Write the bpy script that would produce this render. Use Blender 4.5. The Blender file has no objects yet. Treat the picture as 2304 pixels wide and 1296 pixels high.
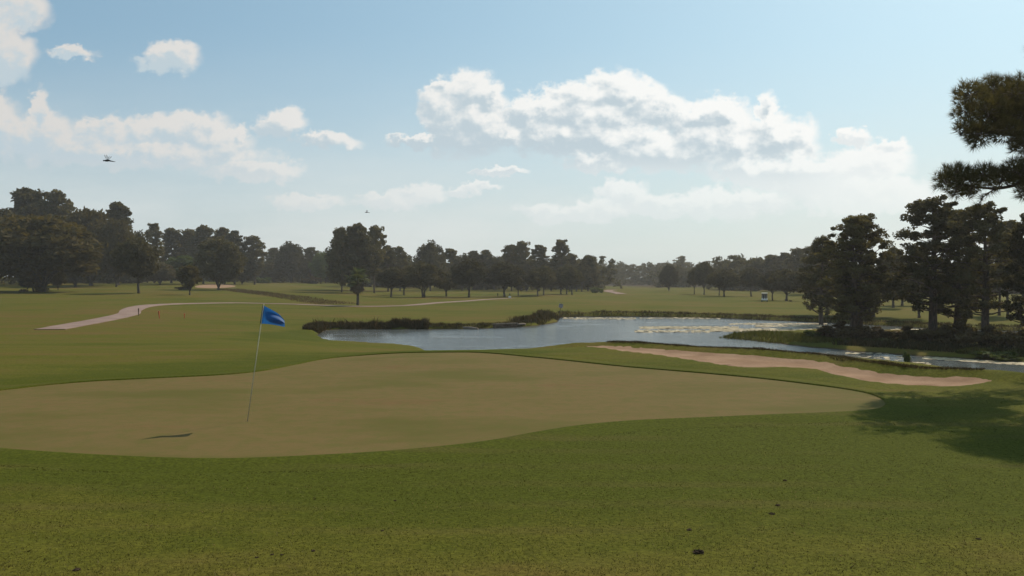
import bpy, bmesh, math, random
import numpy as np
from mathutils import Vector, Matrix, geometry
R = math.radians
SC = bpy.context.scene
COL = SC.collection

# ------------------------------------------------------------------ camera, sky, sun, exposure
CAMZ, F, PITCH = 2.65, 1995.0, 0.804
SUN_AZ, SUN_EL = 38.0, 42.0
cam_d = bpy.data.cameras.new('camera'); cam = bpy.data.objects.new('camera', cam_d); COL.objects.link(cam)
cam.location = (0, 0, CAMZ); cam.rotation_euler = (R(90 - PITCH), 0, 0)
cam_d.sensor_width = 36; cam_d.angle_x = R(60.0); cam_d.clip_start = 0.05; cam_d.clip_end = 4000
SC.camera = cam
SC.view_settings.view_transform = 'Standard'; SC.view_settings.look = 'None'
SC.view_settings.exposure = 0.0; SC.view_settings.gamma = 1.0
SC.cycles.max_bounces = 6; SC.cycles.transparent_max_bounces = 8; SC.cycles.volume_bounces = 0
SC.cycles.sample_clamp_indirect = 4.0; SC.cycles.sample_clamp_direct = 6.0; SC.cycles.caustics_reflective = False; SC.cycles.caustics_refractive = False; SC.cycles.use_denoising = True

class NT:                                            # small node-tree writer
    def __init__(s, nt): s.nt = nt
    def new(s, typ, **kw):
        n = s.nt.nodes.new(typ)
        for k, v in kw.items(): setattr(n, k, v)
        return n
    def put(s, sock, v):
        if isinstance(v, bpy.types.NodeSocket): s.nt.links.new(v, sock)
        else: sock.default_value = v
    def math(s, op, a, b=0.0, c=0.0, clamp=False):
        n = s.new('ShaderNodeMath', operation=op, use_clamp=clamp)
        s.put(n.inputs[0], a); s.put(n.inputs[1], b); s.put(n.inputs[2], c); return n.outputs[0]
    def vec(s, op, a, b=(0, 0, 0)):
        n = s.new('ShaderNodeVectorMath', operation=op)
        s.put(n.inputs[0], a); s.put(n.inputs[1], b)
        return n.outputs['Value'] if op in ('LENGTH', 'DOT_PRODUCT', 'DISTANCE') else n.outputs[0]
    def noise(s, v, scale, detail=3.0, rough=0.55, dist=0.0):
        n = s.new('ShaderNodeTexNoise'); s.put(n.inputs['Vector'], v)
        n.inputs['Scale'].default_value = scale; n.inputs['Detail'].default_value = detail
        n.inputs['Roughness'].default_value = rough; n.inputs['Distortion'].default_value = dist
        return n.outputs['Fac'], n.outputs['Color']
    def ramp(s, v, lo, hi, a=0.0, b=1.0, smooth=True):
        n = s.new('ShaderNodeMapRange', interpolation_type='SMOOTHSTEP' if smooth else 'LINEAR')
        s.put(n.inputs[0], v)
        for i, q in enumerate((lo, hi, a, b)): s.put(n.inputs[i + 1], q)
        return n.outputs[0]
    def mix(s, f, a, b, blend='MIX'):
        n = s.new('ShaderNodeMix', data_type='RGBA', blend_type=blend)
        s.put(n.inputs[0], f)
        for i, q in ((6, a), (7, b)):
            s.put(n.inputs[i], q if isinstance(q, bpy.types.NodeSocket) or len(q) == 4 else (*q, 1))
        return n.outputs[2]

SUNV = Vector((math.sin(R(SUN_AZ)) * math.cos(R(SUN_EL)), math.cos(R(SUN_AZ)) * math.cos(R(SUN_EL)), math.sin(R(SUN_EL))))

# cumulus banks, as centres and half sizes on the dome; unit: 1/1995 of a forward metre, origin (1152, 620) straight ahead on the horizon
CLOUDS = [
 (1045,222,62,52),(1000,262,48,70),(1065,285,75,55),(985,200,22,16),(1100,225,32,40),
 (1175,262,45,42),(1215,245,45,32),(1150,310,60,22),(1290,225,62,42),(1380,210,60,42),(1440,225,50,36),
 (1340,270,120,60),(1250,310,110,40),(1480,250,60,40),(1420,330,110,45),(1560,275,55,42),(1625,265,70,42),
 (1600,325,150,55),(1722,255,20,42),(1740,310,60,50),(1795,315,45,40),(1500,350,130,32),(1350,370,70,18),
 (30,25,75,45),(20,130,50,55),(-20,90,60,80),(385,132,58,34),(165,122,48,16),(92,262,24,50),
 (-10,280,50,60),(80,310,90,50),(235,310,70,36),(340,300,70,36),(440,290,60,36),(480,320,75,36),(545,310,14,26),
 (300,350,260,26),(632,275,50,30),(740,318,55,18),(575,385,85,20),(925,320,50,12),
 (690,452,70,16),(940,440,60,22),(1060,422,45,12),(1400,440,55,30),(1500,462,160,26),(1650,455,110,30),
 (1720,390,110,26),(1850,400,140,50),(1960,370,80,40),(1940,440,160,40),(1300,475,120,18),(880,455,70,14),
 (1915,310,30,18),(1120,388,50,8),(2000,330,40,18),
]
def build_world():
    w = bpy.data.worlds.new('World'); SC.world = w; w.use_nodes = True
    nt = w.node_tree; nt.nodes.clear(); T = NT(nt)
    sky = T.new('ShaderNodeTexSky', sky_type='NISHITA', sun_disc=False, sun_elevation=R(SUN_EL), sun_rotation=R(SUN_AZ),
                altitude=20.0, air_density=1.0, dust_density=2.0, ozone_density=2.0)
    geo = T.new('ShaderNodeNewGeometry')
    dirv = T.vec('MULTIPLY', geo.outputs['Incoming'], (-1, -1, -1))
    sep = T.new('ShaderNodeSeparateXYZ'); T.put(sep.inputs[0], dirv)
    yy = T.math('MAXIMUM', T.math('ABSOLUTE', sep.outputs[1]), 0.12)
    u = T.math('MULTIPLY_ADD', T.math('DIVIDE', sep.outputs[0], yy), 1995.0, 1152.0)
    v = T.math('MULTIPLY_ADD', T.math('DIVIDE', sep.outputs[2], yy), -1995.0, 620.0)
    cmb = T.new('ShaderNodeCombineXYZ'); T.put(cmb.inputs[0], u); T.put(cmb.inputs[1], v)
    p = cmb.outputs[0]
    ps = T.vec('MULTIPLY', p, (0.01, 0.0125, 0.01))
    n1, c1 = T.noise(ps, 1.1, 2.0, 0.5)
    n2, c2 = T.noise(ps, 3.2, 6.0, 0.62)
    d1 = T.vec('MULTIPLY', T.vec('SUBTRACT', c1, (.5, .5, .5)), (70, 50, 0))
    d2 = T.vec('MULTIPLY', T.vec('SUBTRACT', c2, (.5, .5, .5)), (66, 58, 0))
    pw = T.vec('ADD', T.vec('ADD', p, d1), d2)
    # every lobe carries its own lit upper right and dim underside
    acc = S = SY = None
    for cx, cy, rx, ry in CLOUDS:
        q = T.vec('MULTIPLY', T.vec('SUBTRACT', pw, (cx, cy, 0)), (1 / (rx * 1.5), 1 / (ry * 1.5), 0))
        L = T.math('SUBTRACT', 1.0, T.vec('LENGTH', q)); w_ = T.math('POWER', 200.0, L); y_ = T.math('MULTIPLY', w_, T.vec('DOT_PRODUCT', q, (.42, -1.0, 0)))
        acc = L if acc is None else T.math('SMOOTH_MAX', acc, L, 0.12)
        S = w_ if S is None else T.math('ADD', S, w_); SY = y_ if SY is None else T.math('ADD', SY, y_)
    Dn = T.math('ADD', acc, T.math('MULTIPLY', T.math('SUBTRACT', n2, 0.5), 0.65))
    cov = T.ramp(Dn, 0.04, 0.42)
    lit = T.math('DIVIDE', SY, T.math('MAXIMUM', S, 1e-6))
    n3, _ = T.noise(T.vec('MULTIPLY', T.vec('ADD', p, (11, -20, 0)), (0.01, 0.0125, 0.01)), 1.8, 5.0, 0.55); n4, _ = T.noise(ps, 1.8, 5.0, 0.55)
    relief = T.math('MULTIPLY', T.math('SUBTRACT', n4, n3), 1.5)
    inner = T.ramp(T.math('ADD', lit, T.math('SUBTRACT', relief, T.math('MULTIPLY', acc, 0.40))), 0.12, -0.62)
    inner = T.math('MULTIPLY', inner, T.math('MULTIPLY', T.ramp(v, 330.0, 430.0, 1.0, .35), T.ramp(u, 1750.0, 1900.0, 1.0, .4)))
    # farther clouds sink into the air near the horizon
    el = T.math('DIVIDE', T.math('SUBTRACT', 620.0, v), 620.0)
    fade = T.ramp(el, 0.10, 0.55, 0.42, 1.0)
    skyc = T.mix(0.52, T.mix(1.0, sky.outputs[0], SKY_TINT, 'MULTIPLY'), T.mix(T.ramp(u, 0.0, 1900.0), (3.0, 4.8, 6.0), (4.3, 6.6, 7.6)))
    # thin veil that thickens to the horizon
    vn, _ = T.noise(T.vec('MULTIPLY', p, (0.0016, 0.006, 0)), 1.0, 5.0, 0.6)
    veil = T.math('MULTIPLY', T.ramp(el, 0.95, 0.0, 0.0, 0.85), T.ramp(vn, 0.2, 0.75, 0.55, 1.0))
    base = T.mix(veil, skyc, VEIL)
    white = T.mix(T.ramp(u, 0.0, 1600.0), CLOUD_L, CLOUD_W)
    ccol = T.mix(inner, white, CLOUD_G)
    out = T.mix(T.math('MULTIPLY', cov, fade), base, ccol)
    bg = T.new('ShaderNodeBackground'); T.put(bg.inputs[0], out); bg.inputs[1].default_value = SKY_STR
    o = T.new('ShaderNodeOutputWorld'); nt.links.new(bg.outputs[0], o.inputs[0])
SKY_STR = 0.10
SKY_TINT = (0.90, 1.07, 1.08)
VEIL, CLOUD_W, CLOUD_L, CLOUD_G = (7.6, 7.9, 7.8), (9.5, 9.6, 9.4), (7.0, 6.9, 6.7), (5.2, 6.2, 6.8)
build_world()
sun_d = bpy.data.lights.new('sun', 'SUN'); sun_d.energy = 4.6; sun_d.angle = R(0.5); sun_d.color = (1.0, 0.88, 0.70)
sun = bpy.data.objects.new('sun', sun_d); COL.objects.link(sun); sun.rotation_euler = SUNV.to_track_quat('Z', 'Y').to_euler()
sun.location = (0, 0, 60)

# ------------------------------------------------------------------ helpers
def tag(o, label=None, cat=None, group=None, kind=None):
    for k, v in (('label', label), ('category', cat), ('group', group), ('kind', kind)):
        if v: o[k] = v
    return o
def empty(name, loc=(0, 0, 0), rz=0.0):
    o = bpy.data.objects.new(name, None); COL.objects.link(o); o.location = loc; o.rotation_euler = (0, 0, rz)
    o.empty_display_size = 0.3; return o
def mesh_np(name, V, faces_flat, nper, mat, parent=None, smooth=False, attr=None):
    """V (n,3); faces_flat (m*nper) vertex indices"""
    V = np.asarray(V, np.float32); Fc = np.asarray(faces_flat, np.int32).ravel(); m = len(Fc) // nper
    me = bpy.data.meshes.new(name)
    me.vertices.add(len(V)); me.vertices.foreach_set('co', V.ravel())
    me.loops.add(len(Fc)); me.loops.foreach_set('vertex_index', Fc)
    me.polygons.add(m); me.polygons.foreach_set('loop_start', np.arange(0, m * nper, nper, dtype=np.int32))
    if smooth: me.polygons.foreach_set('use_smooth', np.ones(m, bool))
    if attr is not None:
        a = me.attributes.new('tint', 'FLOAT', 'POINT'); a.data.foreach_set('value', np.asarray(attr, np.float32))
    me.update(calc_edges=True); me.validate()
    me.materials.append(mat)
    o = bpy.data.objects.new(name, me); COL.objects.link(o); o.parent = parent
    return o
def mesh_py(name, V, Fs, mat, parent=None, smooth=False):
    me = bpy.data.meshes.new(name); me.from_pydata([tuple(v) for v in V], [], [tuple(f) for f in Fs]); me.update()
    if smooth:
        for p in me.polygons: p.use_smooth = True
    me.materials.append(mat)
    o = bpy.data.objects.new(name, me); COL.objects.link(o); o.parent = parent; return o
def bm_obj(name, bm, mat, parent=None, smooth=False):
    me = bpy.data.meshes.new(name); bm.to_mesh(me); bm.free()
    if smooth:
        for p in me.polygons: p.use_smooth = True
    me.materials.append(mat)
    o = bpy.data.objects.new(name, me); COL.objects.link(o); o.parent = parent; return o
class Geo:                                           # collects tubes, boxes and so on into one mesh
    def __init__(s): s.V = []; s.F = []
    def tube(s, pts, radii, n=7, cap=True):
        pts = [Vector(p) for p in pts]; base = len(s.V); up = Vector((0.13, 0.31, 0.94)).normalized()
        for i, p in enumerate(pts):
            t = (pts[min(i + 1, len(pts) - 1)] - pts[max(i - 1, 0)]).normalized()
            a = t.cross(up); a = a.normalized() if a.length > 1e-3 else t.orthogonal().normalized(); b = t.cross(a)
            for k in range(n):
                th = 2 * math.pi * k / n; s.V.append(p + (a * math.cos(th) + b * math.sin(th)) * radii[i])
        for i in range(len(pts) - 1):
            for k in range(n):
                k2 = (k + 1) % n; A = base + i * n; s.F.append((A + k, A + k2, A + n + k2, A + n + k))
        if cap:
            s.F.append([base + k for k in range(n)][::-1]); s.F.append([base + (len(pts) - 1) * n + k for k in range(n)])
    def box(s, c, d, rot=None, bev=0.0):
        bm = bmesh.new(); bmesh.ops.create_cube(bm, size=1.0)
        for v in bm.verts: v.co = Vector((v.co.x * d[0], v.co.y * d[1], v.co.z * d[2]))
        if bev: bmesh.ops.bevel(bm, geom=bm.edges[:], offset=bev, segments=2, affect='EDGES', profile=0.6)
        s.add_bm(bm, c, rot)
    def add_bm(s, bm, c=(0, 0, 0), rot=None):
        M = Matrix.Translation(c) @ (rot.to_4x4() if rot else Matrix())
        bm.verts.ensure_lookup_table(); bm.verts.index_update(); base = len(s.V)
        for v in bm.verts: s.V.append(M @ v.co)
        for f in bm.faces: s.F.append([base + v.index for v in f.verts])
        bm.free()
    def obj(s, name, mat, parent=None, smooth=False): return mesh_py(name, s.V, s.F, mat, parent, smooth)

FW = Vector((0, math.cos(R(PITCH)), -math.sin(R(PITCH)))); UPV = Vector((0, math.sin(R(PITCH)), math.cos(R(PITCH))))
def ray(px, py):
    d = FW + Vector((1, 0, 0)) * ((px - 1152) / F) + UPV * ((648 - py) / F); return d / d.y
def P(px, py, d):                                    # point d metres ahead along a sight line
    r = ray(px, py); return Vector((r.x * d, d, CAMZ + r.z * d))

# ------------------------------------------------------------------ terrain
WATER_Z = -2.9
def W(px, py):                                       # sight line met with the water level
    r = ray(px, py); d = (WATER_Z - CAMZ) / r.z; return (r.x * d, d)
def X(px, d): return (ray(px, 648).x * d, d)
POND = [W(712, 752), W(740, 742), W(850, 741), W(960, 741), W(1060, 740), W(1150, 736.5), W(1220, 731), W(1252, 723), W(1264, 714),
        W(1400, 712.5), W(1550, 714.5), W(1700, 719), W(1850, 726), W(1950, 731), W(2050, 737), W(2110, 740), W(2200, 743), W(2450, 750), W(2700, 752),
        X(2760, 64), X(2600, 52), X(2450, 44), X(2304, 40), X(2100, 41), X(1800, 44), X(1500, 46), X(1300, 48), X(1100, 52), X(1000, 57), W(930, 783), W(860, 777), W(790, 775), W(745, 771), W(722, 763)]
ISLE = [W(1628, 757), W(1700, 750.5), W(1780, 747), W(1850, 744), W(1950, 744.5), W(2000, 747), W(2090, 749), W(2200, 752), W(2450, 760), W(2800, 775),
        X(2800, 56), W(2450, 823), W(2304, 816), W(2200, 810), W(2100, 803), W(2000, 797), W(1900, 789), W(1830, 782), W(1750, 773), W(1660, 763)]
GREEN_PX = [(0,880),(100,868),(200,860),(300,855),(400,850),(520,843),(600,834),(660,820),(720,806),(780,799),(860,796),(1000,795),(1080,796),
 (1200,805),(1330,816),(1460,829),(1600,842),(1720,853),(1850,869),(1940,884),(1985,900),(1990,915),(1960,924),(1880,930),(1700,936),(1500,943),
 (1400,949),(1300,960),(1200,976),(1100,993),(1000,1005),(850,1019),(700,1028),(550,1034),(430,1034),(300,1030),(150,1022),(0,1010),(-150,990),(-260,950),(-180,910),(-80,890)]
BUNK_PX = [(1325,780),(1400,793),(1480,800),(1560,812),(1640,824),(1700,828),(1760,826),(1830,830),(1900,845),(1980,856),(2080,863),(2160,865),(2232,861),
 (2200,853),(2100,847),(2000,839),(1900,828),(1850,818),(1780,811),(1700,805),(1600,798),(1500,791),(1420,784),(1360,779.5)]
def Z0(px, py): r = ray(px, py); d = -CAMZ / r.z; return (r.x * d, d)
def smooth_closed(P0, k=6):                          # closed Catmull-Rom
    n = len(P0); out = []
    for i in range(n):
        a, b, c, d = (np.array(P0[(i + j - 1) % n]) for j in range(4))
        for t in np.linspace(0, 1, k, endpoint=False):
            out.append(0.5 * (2 * b + (c - a) * t + (2 * a - 5 * b + 4 * c - d) * t * t + (3 * b - a - 3 * c + d) * t ** 3))
    return np.array(out)
def smooth_open(P0, k=6):
    P0 = [np.array(p, float) for p in P0]; Q = [2 * P0[0] - P0[1]] + P0 + [2 * P0[-1] - P0[-2]]; out = []
    for i in range(1, len(Q) - 2):
        a, b, c, d = Q[i - 1:i + 3]
        for t in np.linspace(0, 1, k, endpoint=False):
            out.append(0.5 * (2 * b + (c - a) * t + (2 * a - 5 * b + 4 * c - d) * t * t + (3 * b - a - 3 * c + d) * t ** 3))
    out.append(P0[-1]); return np.array(out)
POND_C = smooth_closed(POND, 4); ISLE_C = smooth_closed(ISLE, 4)
GREEN_C = smooth_closed([Z0(*p) for p in GREEN_PX], 5); BUNK_C = smooth_closed([Z0(*p) for p in BUNK_PX], 4)
_r = np.random.default_rng(3)
def ragged(C, a):                                    # a shore or edge is never a clean curve
    t = np.arange(len(C)); n = len(C)
    ph = _r.uniform(0, 6.28, 8); f = np.array([7, 11, 17, 23, 31, 41, 53, 67])
    w = sum(np.sin(2 * np.pi * f[k] * t / n + ph[k]) for k in range(8)) * a / 3
    d = np.roll(C, -1, 0) - np.roll(C, 1, 0); d /= np.linalg.norm(d, axis=1)[:, None] + 1e-9
    return C + np.stack([d[:, 1], -d[:, 0]], 1) * w[:, None]
POND_C = ragged(POND_C, 0.35); ISLE_C = ragged(ISLE_C, 0.35)
def inside(px, py, C):
    x1, y1 = C[:, 0], C[:, 1]; x2, y2 = np.roll(x1, -1), np.roll(y1, -1); r = np.zeros(px.shape, bool)
    for i in range(len(C)):
        c = ((y1[i] > py) != (y2[i] > py))
        if abs(y2[i] - y1[i]) < 1e-12: continue
        r ^= c & (px < (x2[i] - x1[i]) * (py - y1[i]) / (y2[i] - y1[i]) + x1[i])
    return r
def sdist(px, py, C):                                # signed distance, negative inside
    a = C; b = np.roll(C, -1, 0); best = np.full(px.shape, 1e9)
    for i in range(len(C)):
        ex, ey = b[i] - a[i]; L2 = ex * ex + ey * ey + 1e-12
        t = np.clip(((px - a[i, 0]) * ex + (py - a[i, 1]) * ey) / L2, 0, 1)
        best = np.minimum(best, (px - a[i, 0] - t * ex) ** 2 + (py - a[i, 1] - t * ey) ** 2)
    s = np.sqrt(best); return np.where(inside(px, py, C), -s, s)
COLS = {
 -500: [(24,0),(33,-.25),(45,-.85),(70,-1.74),(105,-1.56),(125,-1.36),(200,-1.0),(300,-.2),(420,.5),(800,1)],
 0: [(24,0),(33,-.25),(45,-.85),(70,-1.74),(105,-1.56),(125,-1.36),(200,-1.0),(300,-.2),(420,.5),(800,1)],
 300: [(24,0),(33,-.25),(45,-.9),(70,-1.76),(105,-1.6),(125,-1.4),(200,-1.05),(300,-.4),(420,.3),(800,1)],
 600: [(24,0),(33,-.2),(45,-.95),(70,-1.9),(100,-2.2),(130,-2.1),(145,-2.0),(200,-1.6),(300,-1.2),(450,-.4),(800,0)],
 730: [(24,0),(31,-.15),(45,-1.2),(60,-2.1),(75,-2.6),(94,-2.4),(120,-2.35),(140,-2.2),(200,-2.0),(300,-1.5),(450,-.6),(800,-.5)],
 900: [(24,0),(31,-.02),(38,-.7),(50,-1.9),(62,-2.5),(94,-2.45),(120,-2.4),(140,-2.26),(195,-2.33),(215,-2.5),(300,-2.4),(500,-2.),(800,-2)],
 1150: [(28,0),(32,-.02),(40,-1.0),(50,-2.4),(100,-2.4),(120,-2.4),(140,-2.26),(195,-2.33),(250,-2.5),(350,-2.6),(600,-3.2),(900,-3)],
 1400: [(28,0),(32.5,.04),(40,-1.0),(48,-2.5),(125,-2.35),(140,-2.26),(230,-2.54),(280,-2.54),(350,-2.6),(600,-3.3),(900,-3.3)],
 1750: [(24,0),(28,.06),(30,0),(36,-1.2),(46,-2.6),(125,-2.4),(165,-2.3),(200,-2.6),(300,-2.6),(600,-3.2),(900,-3.2)],
 2050: [(20,0),(24,0),(26,.06),(31,-.9),(42,-2.6),(100,-2.45),(120,-2.4),(165,-2.5),(300,-2.5),(600,-3),(900,-3)],
 2304: [(16,0),(20,0),(22.6,.04),(28,-.9),(40,-2.6),(100,-2.4),(120,-2.4),(165,-2.6),(300,-2.5),(600,-3),(900,-3)],
 2900: [(16,0),(20,0),(22.6,.04),(28,-.9),(40,-2.6),(100,-2.4),(120,-2.4),(165,-2.6),(300,-2.5),(600,-3),(900,-3)],
}
_cp = []
for px_, L_ in COLS.items():
    for d_, z_ in [(-4, .95), (2, .8), (6, .35), (9, .12), (13, .0)] + L_: _cp.append((*X(px_, d_), z_))
for px_ in (400, 900, 1400, 1900): _cp.append((*X(px_, 18), 0.0))
def _warp(x, y):
    yy = np.clip(y, -4, 1200) + 25.0
    return np.clip(x / yy, -0.95, 0.95) * 3.0, np.log(yy) * 2.0
_cp = np.array(_cp); _cu, _cv = _warp(_cp[:, 0], _cp[:, 1])
def _ker(r2): return np.sqrt(r2 + 0.004)
_A = _ker((_cu[:, None] - _cu[None]) ** 2 + (_cv[:, None] - _cv[None]) ** 2)
_wt = np.linalg.solve(_A + np.eye(len(_cu)) * 0.004, _cp[:, 2])
def hbase(x, y):
    u, v = _warp(x, y); z = np.zeros_like(u)
    for i in range(len(_cu)): z += _wt[i] * _ker((u - _cu[i]) ** 2 + (v - _cv[i]) ** 2)
    far = np.clip((y - 30) / 120, 0, 1)
    z += far * (0.10 * np.sin(x * .071 + 1.3) * np.sin(y * .053 + .4) + 0.06 * np.sin(x * .17 + y * .11))
    z += 0.012 * np.sin(x * .9 + .7 * y) * np.sin(y * .63 + 1.1)
    return z
_bm = np.array([Z0(*q) for q in ((1290, 778), (1420, 789), (1600, 805), (1760, 819), (1900, 836), (2050, 854), (2250, 861))]); _bmx, _bmy = _bm[:, 0], _bm[:, 1]
def sd_water(x, y): return np.maximum(sdist(x, y, POND_C), -sdist(x, y, ISLE_C))
def hgt(x, y, water=True, cut=True):
    x = np.asarray(x, float); y = np.asarray(y, float); z = hbase(x, y)
    if water:
        m = (y > 34) & (y < 140) & (x > -45) & (x < 125)
        if m.any():
            s = sd_water(x[m], y[m])
            bank = np.where(s < 0, WATER_Z + np.maximum(s * .35, -.9), WATER_Z + 0.02 + s * 0.75)
            z[m] = np.where(s < 0, bank, np.minimum(np.maximum(z[m], WATER_Z + np.minimum(s * .3, .25)), bank))
    if cut:
        m = (y > 8) & (y < 36) & (x > -20) & (x < 16)
        if m.any():
            g = sdist(x[m], y[m], GREEN_C); z[m] -= 0.05 * np.clip((0.95 - g) / 0.45, 0, 1)
            b = sdist(x[m], y[m], BUNK_C)
            z[m] -= 0.10 * np.clip((0.0 - b) / 0.35, 0, 1)
            back = np.clip(b / .35, 0, 1) * np.clip((2.2 - b) / 1.6, 0, 1) * (y[m] > np.interp(x[m], _bmx, _bmy)); z[m] += 0.17 * back
    return z
def H(x, y): return float(hgt(np.array([x]), np.array([y]))[0])
_DS = np.concatenate([np.arange(4, 40, .05), 40 * 1.002 ** np.arange(0, 1700)])
def at(px, py):                                      # where a sight line meets the ground
    r = ray(px, py); z = CAMZ + r.z * _DS; h = hgt(r.x * _DS, _DS); k = np.argmax(z <= h)
    d = _DS[k] if (z <= h).any() else _DS[-1]
    return Vector((r.x * d, d, h[k]))
def G(px, d):                                        # ground point d metres ahead on a bearing
    x = ray(px, 648).x * d; return Vector((x, d, H(x, d)))

# ------------------------------------------------------------------ materials
def material(name, fn):
    m = bpy.data.materials.new(name); m.use_nodes = True; nt = m.node_tree; nt.nodes.clear(); T = NT(nt)
    o = T.new('ShaderNodeOutputMaterial'); b = T.new('ShaderNodeBsdfPrincipled'); nt.links.new(b.outputs[0], o.inputs[0])
    fn(T, b, o); return m
def pos(T): return T.new('ShaderNodeNewGeometry').outputs['Position']
def bump(T, h, strength, dist):
    n = T.new('ShaderNodeBump'); T.put(n.inputs['Height'], h); n.inputs['Strength'].default_value = strength
    n.inputs['Distance'].default_value = dist; return n.outputs[0]
def plain(name, col, rough=0.6, metal=0.0, var=0.15, scale=8.0, trans=0.0):
    def fn(T, b, o):
        tc = T.new('ShaderNodeTexCoord').outputs['Object']; f, _ = T.noise(tc, scale, 4)
        c = T.mix(T.ramp(f, .3, .7), [q * (1 - var) for q in col], [min(1, q * (1 + var)) for q in col])
        T.put(b.inputs['Base Color'], c); b.inputs['Roughness'].default_value = rough; b.inputs['Specular IOR Level'].default_value = .08 if rough >= .9 else .5; b.inputs['Metallic'].default_value = metal
        if trans: b.inputs['Transmission Weight'].default_value = trans
    return material(name, fn)

G_LUSH, G_MID, G_DRY = (.060, .069, .008), (.088, .086, .013), (.118, .083, .024)
def ground_fn(T, b, o):
    p = pos(T)
    big, _ = T.noise(p, 0.035, 3, .55); mid, _ = T.noise(T.vec('MULTIPLY', p, (.8, 1.7, 1)), 0.16, 4, .6); sm, _ = T.noise(p, 1.6, 4, .65); fine, _ = T.noise(p, 18.0, 3, .7)
    f = T.math('ADD', T.math('MULTIPLY', big, .45), T.math('ADD', T.math('MULTIPLY', mid, .40), T.math('MULTIPLY', sm, .15)))
    sep = T.new('ShaderNodeSeparateXYZ'); T.put(sep.inputs[0], p)
    # lush where the sprinklers by the green reach, drier out in the fields and by the trees at both sides
    lush = T.ramp(T.vec('DISTANCE', T.vec('MULTIPLY', p, (.75, 1, 0)), (2.3, 13.0, 0)), 1.0, 7.0, .17, 0.0)
    f = T.math('SUBTRACT', f, lush)
    wet = T.ramp(T.vec('DISTANCE', T.vec('MULTIPLY', p, (1, .35, 0)), (-17.5, 26.0, 0)), 1.5, 5.0, .22, 0.0)
    f = T.math('SUBTRACT', f, wet)
    fr = T.new('ShaderNodeAttribute', attribute_name='tint').outputs['Fac']; f = T.math('SUBTRACT', f, T.math('MULTIPLY', fr, .10))
    f = T.math('ADD', f, T.ramp(sep.outputs[1], 13.0, 4.0, 0.0, .08))
    c = T.mix(T.ramp(f, .36, .50), G_LUSH, G_MID); c = T.mix(T.ramp(f, .47, .62), c, G_DRY)
    c = T.mix(T.ramp(fine, .35, .7), T.mix(1.0, c, (.72, .72, .70), 'MULTIPLY'), T.mix(1.0, c, (1.22, 1.2, 1.15), 'MULTIPLY'))
    # mower and cart passes across the near rough
    w = T.new('ShaderNodeTexWave', wave_type='BANDS', bands_direction='Y'); T.put(w.inputs['Vector'], T.vec('MULTIPLY', p, (-.16, 1, 1)))
    w.inputs['Scale'].default_value = 0.27; w.inputs['Distortion'].default_value = 4.0; w.inputs['Detail'].default_value = 2
    c = T.mix(T.math('MULTIPLY', T.math('MULTIPLY', T.ramp(w.outputs['Fac'], .55, .95), T.ramp(mid, .40, .62)), .30), c, (.098, .070, .026))
    # bare silt under the waterline
    c = T.mix(T.ramp(sep.outputs[2], WATER_Z + .12, WATER_Z + .0), c, (.045, .032, .02))
    T.put(b.inputs['Base Color'], c); b.inputs['Roughness'].default_value = .9; b.inputs['Specular IOR Level'].default_value = .02
    hh = T.math('ADD', T.math('MULTIPLY', fine, .5), sm)
    T.put(b.inputs['Normal'], bump(T, hh, .55, .06))
M_GROUND = material('turf', ground_fn)
def green_fn(T, b, o):
    p = pos(T); a, _ = T.noise(T.vec('MULTIPLY', p, (.7, 1.3, 1)), .28, 5, .62); s, _ = T.noise(p, 3.0, 4, .7); fi, _ = T.noise(p, 40, 2, .6)
    c = T.mix(T.ramp(a, .32, .55), (.100, .086, .023), (.148, .102, .041)); c = T.mix(T.ramp(a, .56, .74), c, (.150, .084, .038))
    c = T.mix(T.math('MULTIPLY', T.ramp(s, .4, .7), .55), c, (.09, .095, .02))
    c = T.mix(T.math('MULTIPLY', fi, .5), c, (.07, .06, .015))
    T.put(b.inputs['Base Color'], c); b.inputs['Roughness'].default_value = .85; b.inputs['Specular IOR Level'].default_value = .03
    T.put(b.inputs['Normal'], bump(T, T.math('ADD', s, T.math('MULTIPLY', fi, .4)), .25, .02))
M_GREEN = material('bentgrass', green_fn)
def sand_fn(T, b, o):
    p = pos(T); a, _ = T.noise(p, .9, 5, .6); fi, _ = T.noise(p, 14, 4, .7)
    w = T.new('ShaderNodeTexWave', wave_type='BANDS', bands_direction='X'); T.put(w.inputs['Vector'], T.vec('MULTIPLY', p, (1, .5, 1)))
    w.inputs['Scale'].default_value = 2.2; w.inputs['Distortion'].default_value = 5; w.inputs['Detail'].default_value = 2; w.inputs['Detail Scale'].default_value = .6
    c = T.mix(T.ramp(a, .3, .7), (.225, .140, .088), (.315, .208, .138)); c = T.mix(T.math('MULTIPLY', fi, .35), c, (.17, .10, .065))
    T.put(b.inputs['Base Color'], c); b.inputs['Roughness'].default_value = .95; b.inputs['Specular IOR Level'].default_value = .03
    T.put(b.inputs['Normal'], bump(T, T.math('ADD', T.math('MULTIPLY', w.outputs['Fac'], .12), fi), .5, .03))
M_SAND = material('bunker_sand', sand_fn)
def path_fn(T, b, o):
    p = pos(T); a, _ = T.noise(p, .5, 5, .6); fi, _ = T.noise(p, 9, 4, .7)
    c = T.mix(T.ramp(a, .3, .7), (.205, .140, .118), (.265, .190, .160)); c = T.mix(T.math('MULTIPLY', fi, .3), c, (.14, .095, .08))
    T.put(b.inputs['Base Color'], c); b.inputs['Roughness'].default_value = .9; b.inputs['Specular IOR Level'].default_value = .05; T.put(b.inputs['Normal'], bump(T, fi, .3, .02))
M_PATH = material('path_concrete', path_fn)
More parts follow.
